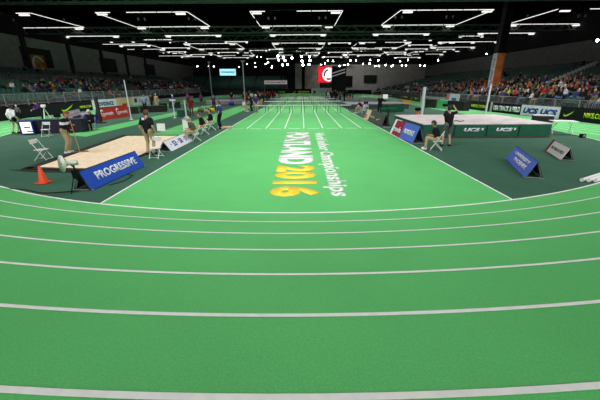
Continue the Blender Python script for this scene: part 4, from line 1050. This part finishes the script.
root = empty('stage_drape', ((x0+x1)/2, 93, 0)); m = MB(); m.box((0, .6, z1/2), (x1-x0, .3, z1)); m.build('cloth', mat('drape_charcoal', (.02, .022, .026), .9, noise=.4, scale=1), root)
m = MB(); 
for k in (0, 1): m.bar((-(x1-x0)/2, .3, z0+(z1-z0)*(.62-.16*k)), ((x1-x0)*.42, .3, z0+(z1-z0)*(.84-.16*k)), .12, n=6)
m.build('light_bar', mat('bar_glow', (.5, .5, .5), .5, emit=.35), root); tag(root, 'charcoal drape with two slanting light bars beside the red screen', 'drape')
x0, _, z0 = at_y(220, 75.5, 80); x1 = at_y(236, 75.5, 80)[0]; z1 = at_y(220, 69, 80)[2]; W = x1-x0; H = z1-z0
root = empty('led_sign', ((x0+x1)/2, 80, z0)); m = MB(); m.box((0, .2, H/2), (W+.1, .3, H+.1)); m.build('case', M_BLACK, root)
m = MB(); m.box((0, .03, H/2), (W, .02, H)); s1 = m.build('screen', mat('screen_cyan', (.35, .85, 1), .5, emit=1.0, ecol=(.35, .82, .95)), root)
text_mesh('lettering', 'University', mat('screen_blue', (.05, .35, .6), .5), (-W*.42, .012, H*.25), (1, 0, 0), (0, 0, 1), W*.84, H*.5, s1, bold=.03)
m = MB(); 
for s in (-1, 1): m.bar((s*W*.35, .2, H), (s*W*.35, .2, ROOF_Z-z0), .05)
m.build('hanger', M_BLACK, root); tag(root, 'cyan lit sign hanging left of the straight', 'sign')
x0, _, z0 = at_y(264.5, 84.2, 99.3); x1 = at_y(287, 84.2, 99.3)[0]; z1 = at_y(264.5, 80.5, 99.3)[2]; W = x1-x0; H = z1-z0
root = empty('banner', ((x0+x1)/2, 99.3, z0)); m = MB(); m.box((0, 0, H/2), (W, .06, H)); b_ = m.build('cloth', mat('banner_pale_glow', (.75, .66, .68), .8, emit=.25), root)  # pale brightness put in as a faint glow of the cloth
text_mesh('lettering', 'WORLD INDOOR CHAMPIONSHIPS', P_MAROON, (-W*.45, -.03, H*.3), (1, 0, 0), (0, 0, 1), W*.9, H*.4, b_, bold=.03)
m = MB(); m.bar((-W/2, .1, -z0), (-W/2, .1, H), .08); m.bar((W/2, .1, -z0), (W/2, .1, H), .08); m.build('post', M_GREY, root); tag(root, 'long pale banner at the far end left of the red screen', 'banner')
# orange bannered column
cx_, cy_ = 25.9, 45.0; root = empty('column', (cx_, cy_, 0))
m = MB(); m.box((0, .0, ROOF_Z/2), (.92, .92, ROOF_Z)); m.build('shaft', M_BLACK, root)
M_ORG = mat('banner_orange', (.62, .17, .03), .7, noise=.45, scale=.9)
m = MB(); m.box((.0, -.0, 3.6), (1.0, 1.0, 5.6)); ob = m.build('wrap', M_ORG, root)
m = MB(); m.box((-.51, -.0, 3.6), (.02, .98, 5.6)); wt = m.build('white_strip', P_WHITE, ob)
text_mesh('lettering', 'PORTLAND 2016', P_NAVY, (-.522, -.25, 1.2), (0, 0, 1), (0, 1, 0), 4.6, .5, wt)
tag(root, 'tall column wrapped in an orange banner with a white strip', 'column')
# banner on the left wall
x0, _, z0 = at_y(33, 74, 50); x1 = at_y(47, 74, 50)[0]; z1 = at_y(33, 55, 50)[2]
ra = [ray(u, 65) for u in (31, 46)]; XW = -39.0; ys = [r_[1]*((XW-CAM_X)/r_[0]) for r_ in ra]; t = (XW-CAM_X)/ray(38, 74)[0]; zb = CAM_H+ray(38, 74)[2]*t; zt = CAM_H+ray(38, 55)[2]*t
W = ys[1]-ys[0]; H = zt-zb; root = empty('wall_banner', (XW, ys[0], zb)); root.rotation_euler = (0, 0, R(90))
m = MB(); m.box((W/2, 0, H/2), (W, .05, H)); b_ = m.build('cloth', mat('banner_orange_wall', (.50, .14, .03), .8, noise=.5, scale=.5), root)
m = MB(); n = 22; pa = []; pb = []
for i in range(n+1):
    a = R(20+300*i/n); pa.append((W*.5+W*.40*math.cos(a), -.04, H*.52+H*.42*math.sin(a))); pb.append((W*.52+W*.26*math.cos(a), -.04, H*.55+H*.27*math.sin(a)))
m.ribbon(pa, pb); m.build('white_swirl', P_WHITE, b_)
m = MB(); m.add([(W*.45, -.045, H*.15), (W*.60, -.045, H*.12), (W*.75, -.045, H*.55), (W*.62, -.045, H*.6)], [(0, 1, 2, 3)]); m.ball((W*.48, -.05, H*.72), .5, 1, .05, .8); m.build('gold_patch', mat('gold_print', (.45, .30, .05), .8), b_)
tag(root, 'orange banner with a white swirl on the left wall', 'banner')

# ------------------------------------------------------------------ spectators
def crowd_mesh(B, J, sleeve, leg):
    me = remeshed(B, .05); c, lab, t = classify(me, B); sh, tr, so, hr = masks(c, lab, t, B, J, sleeve, leg)
    for mt in (SKINS[0], C_['black'], C_['jeans'], HAIRS['brown']): me.materials.append(mt)
    mi = np.zeros(len(c), int); mi[sh | (lab == 'farm') & (sleeve > .9)] = 1; mi[tr | so] = 2; mi[hr] = 3
    me.polygons.foreach_set('material_index', mi); me.polygons.foreach_set('use_smooth', [True]*len(c)); me.name = 'spectator'
    return me
def simple(B): return [(n, a, b, ra*1.08, rb*1.08) for n, a, b, ra, rb in B if n not in ('nose', 'ear')]
vars_ = []
for kw, sl in ((sit(.52), 1.), (sit(.52, lean=(22, 0)), 1.), (sit(.52, wr=(.22, .2, .62), wl=(-.05, .25, .95), look=(25, 0)), .4), (sit(.52, lean=(-6, 0), look=(-25, 5)), 1.)):
    B, J = skeleton(**kw); B = simple(B); vars_.append(crowd_mesh(B, J, sl, 1.))
dist = ['black']*44+['grey']*4+['navy']*4+['maroon']*2+['red']*4+['royal']*2+['white']*2+['lime']*1+['orange']*1+['pink']*1+['tan']*2+['olive']*2+['teal']*1+['purple']*1+['yellow']*1
adj = {'black': 'black', 'grey': 'grey', 'navy': 'navy blue', 'maroon': 'dark red', 'red': 'bright red', 'royal': 'royal blue', 'white': 'white', 'lime': 'lime yellow', 'orange': 'orange', 'pink': 'pink', 'tan': 'tan', 'olive': 'olive', 'teal': 'teal', 'purple': 'purple', 'yellow': 'yellow'}
hk = ['brown', 'black', 'brown', 'black', 'auburn', 'grey', 'blond']; rc = random.Random(11); stuffv = MB()
def place_spectator(x, y, z, rz):
    k = rc.choice(dist); o = bpy.data.objects.new('spectator', rc.choice(vars_)); COL.objects.link(o)
    for i, mt in enumerate((SKINS[rc.choice((0, 1, 1, 1, 2))], C_[k], C_[rc.choice(('black', 'jeans', 'khaki', 'grey', 'black'))], HAIRS[rc.choice(hk)])):
        o.material_slots[i].link = 'OBJECT'; o.material_slots[i].material = mt
    o.location = (x, y, z); o.rotation_euler = (0, 0, rz+rc.uniform(-.35, .35)); s = rc.uniform(.94, 1.04); o.scale = (s, s, s)
    sd = 'left' if x < 0 else 'right'
    if sd == 'left': band = 'lower tier' if x > -32.5 else 'upper tier'
    else: band = 'front rows' if x < 25.4 else 'back rows'
    tag(o, 'seated spectator in %s top, %s of the %s stand' % (adj[k], band, sd), 'spectator', 'spectators in %s tops, %s of the %s stand' % (adj[k], band, sd))
for x, y, z, side in PEOPLE[:296]:
    place_spectator(x-side*.04, y, z-.02, R(90) if side > 0 else R(-90))
B, J = skeleton(pelvis=(0, 0, .93), wr=(.24, .12, .95), wl=(-.2, .25, 1.1)); st_me = crowd_mesh(simple(B), J, 1., 1.)
B, J = skeleton(pelvis=(0, 0, .90), lean=(25, 0), wr=(.2, .4, .8), wl=(-.2, .4, .8)); st_me2 = crowd_mesh(simple(B), J, .4, 1.)
for i, (u, v, k, t_) in enumerate(((244, 103, 'black', 'black'), (249, 102, 'black', 'jeans'), (256, 104, 'black', 'black'), (259, 102.5, 'navy', 'black'), (262, 104.5, 'black', 'tan'), (266, 103.2, 'black', 'black'), (270, 101.2, 'maroon', 'black'), (275, 100.6, 'red', 'black'), (279, 99, 'black', 'black'), (250, 99.5, 'grey', 'black'), (257, 98.6, 'maroon', 'jeans'),
        (326, 98.6, 'black', 'black'), (328, 100.6, 'white', 'khaki'), (333, 98.8, 'black', 'black'), (338, 99.4, 'black', 'jeans'), (347, 99.6, 'black', 'black'), (353, 99.2, 'black', 'black'), (343, 98.6, 'grey', 'black'), (331.5, 102.3, 'black', 'black'), (337, 103, 'black', 'grey'))):
    o = bpy.data.objects.new('person', st_me2 if i % 3 == 2 else st_me); COL.objects.link(o)
    for j, mt in enumerate((SKINS[(0, 1, 2)[i % 3]], C_[k], C_[t_], HAIRS[hk[i % 5]])):
        o.material_slots[j].link = 'OBJECT'; o.material_slots[j].material = mt
    o.location = (*G(u, v), 0); o.rotation_euler = (0, 0, rc.uniform(0, 6.3))
    sd = 'left' if u < 300 else 'right'
    tag(o, 'person in %s top, %s trousers, far group %s of the hurdles' % (adj[k], {'jeans': 'denim', 'khaki': 'khaki'}.get(t_, t_), sd), 'person', 'far group %s of the hurdles, %s top and %s trousers' % (sd, adj[k], t_))
m = MB(); mats_ = [C_['black'], C_['grey'], C_['red'], C_['white'], C_['navy'], SKINS[0], HAIRS['brown']]
for x, y, z, side in PEOPLE[296:]:
    x -= side*.04; m.cur = rc.choice((0, 0, 0, 0, 1, 1, 2, 3, 4, 4)); m.bar((x, y, z+.42), (x, y, z+.95), .17, .16, n=7); m.bar((x, y-.22, z+.92), (x-side*.2, y-.18, z+.6), .06, n=5); m.bar((x, y+.22, z+.92), (x-side*.2, y+.18, z+.6), .06, n=5)
    m.cur = rc.choice((0, 1, 4)); m.bar((x, y-.1, z+.5), (x-side*.42, y-.12, z+.5), .08, n=5); m.bar((x, y+.1, z+.5), (x-side*.42, y+.12, z+.5), .08, n=5); m.bar((x-side*.42, y, z+.5), (x-side*.45, y, z+.06), .09, n=5)
    m.cur = 5; m.ball((x, y, z+1.1), .11, n=7, m=5); m.cur = 6; m.ball((x+side*.02, y, z+1.14), .115, n=7, m=5)
if m.v: tag(m.build('distant_crowd', mats_), 'distant seated spectators farther along both stands', 'crowd', kind='stuff')
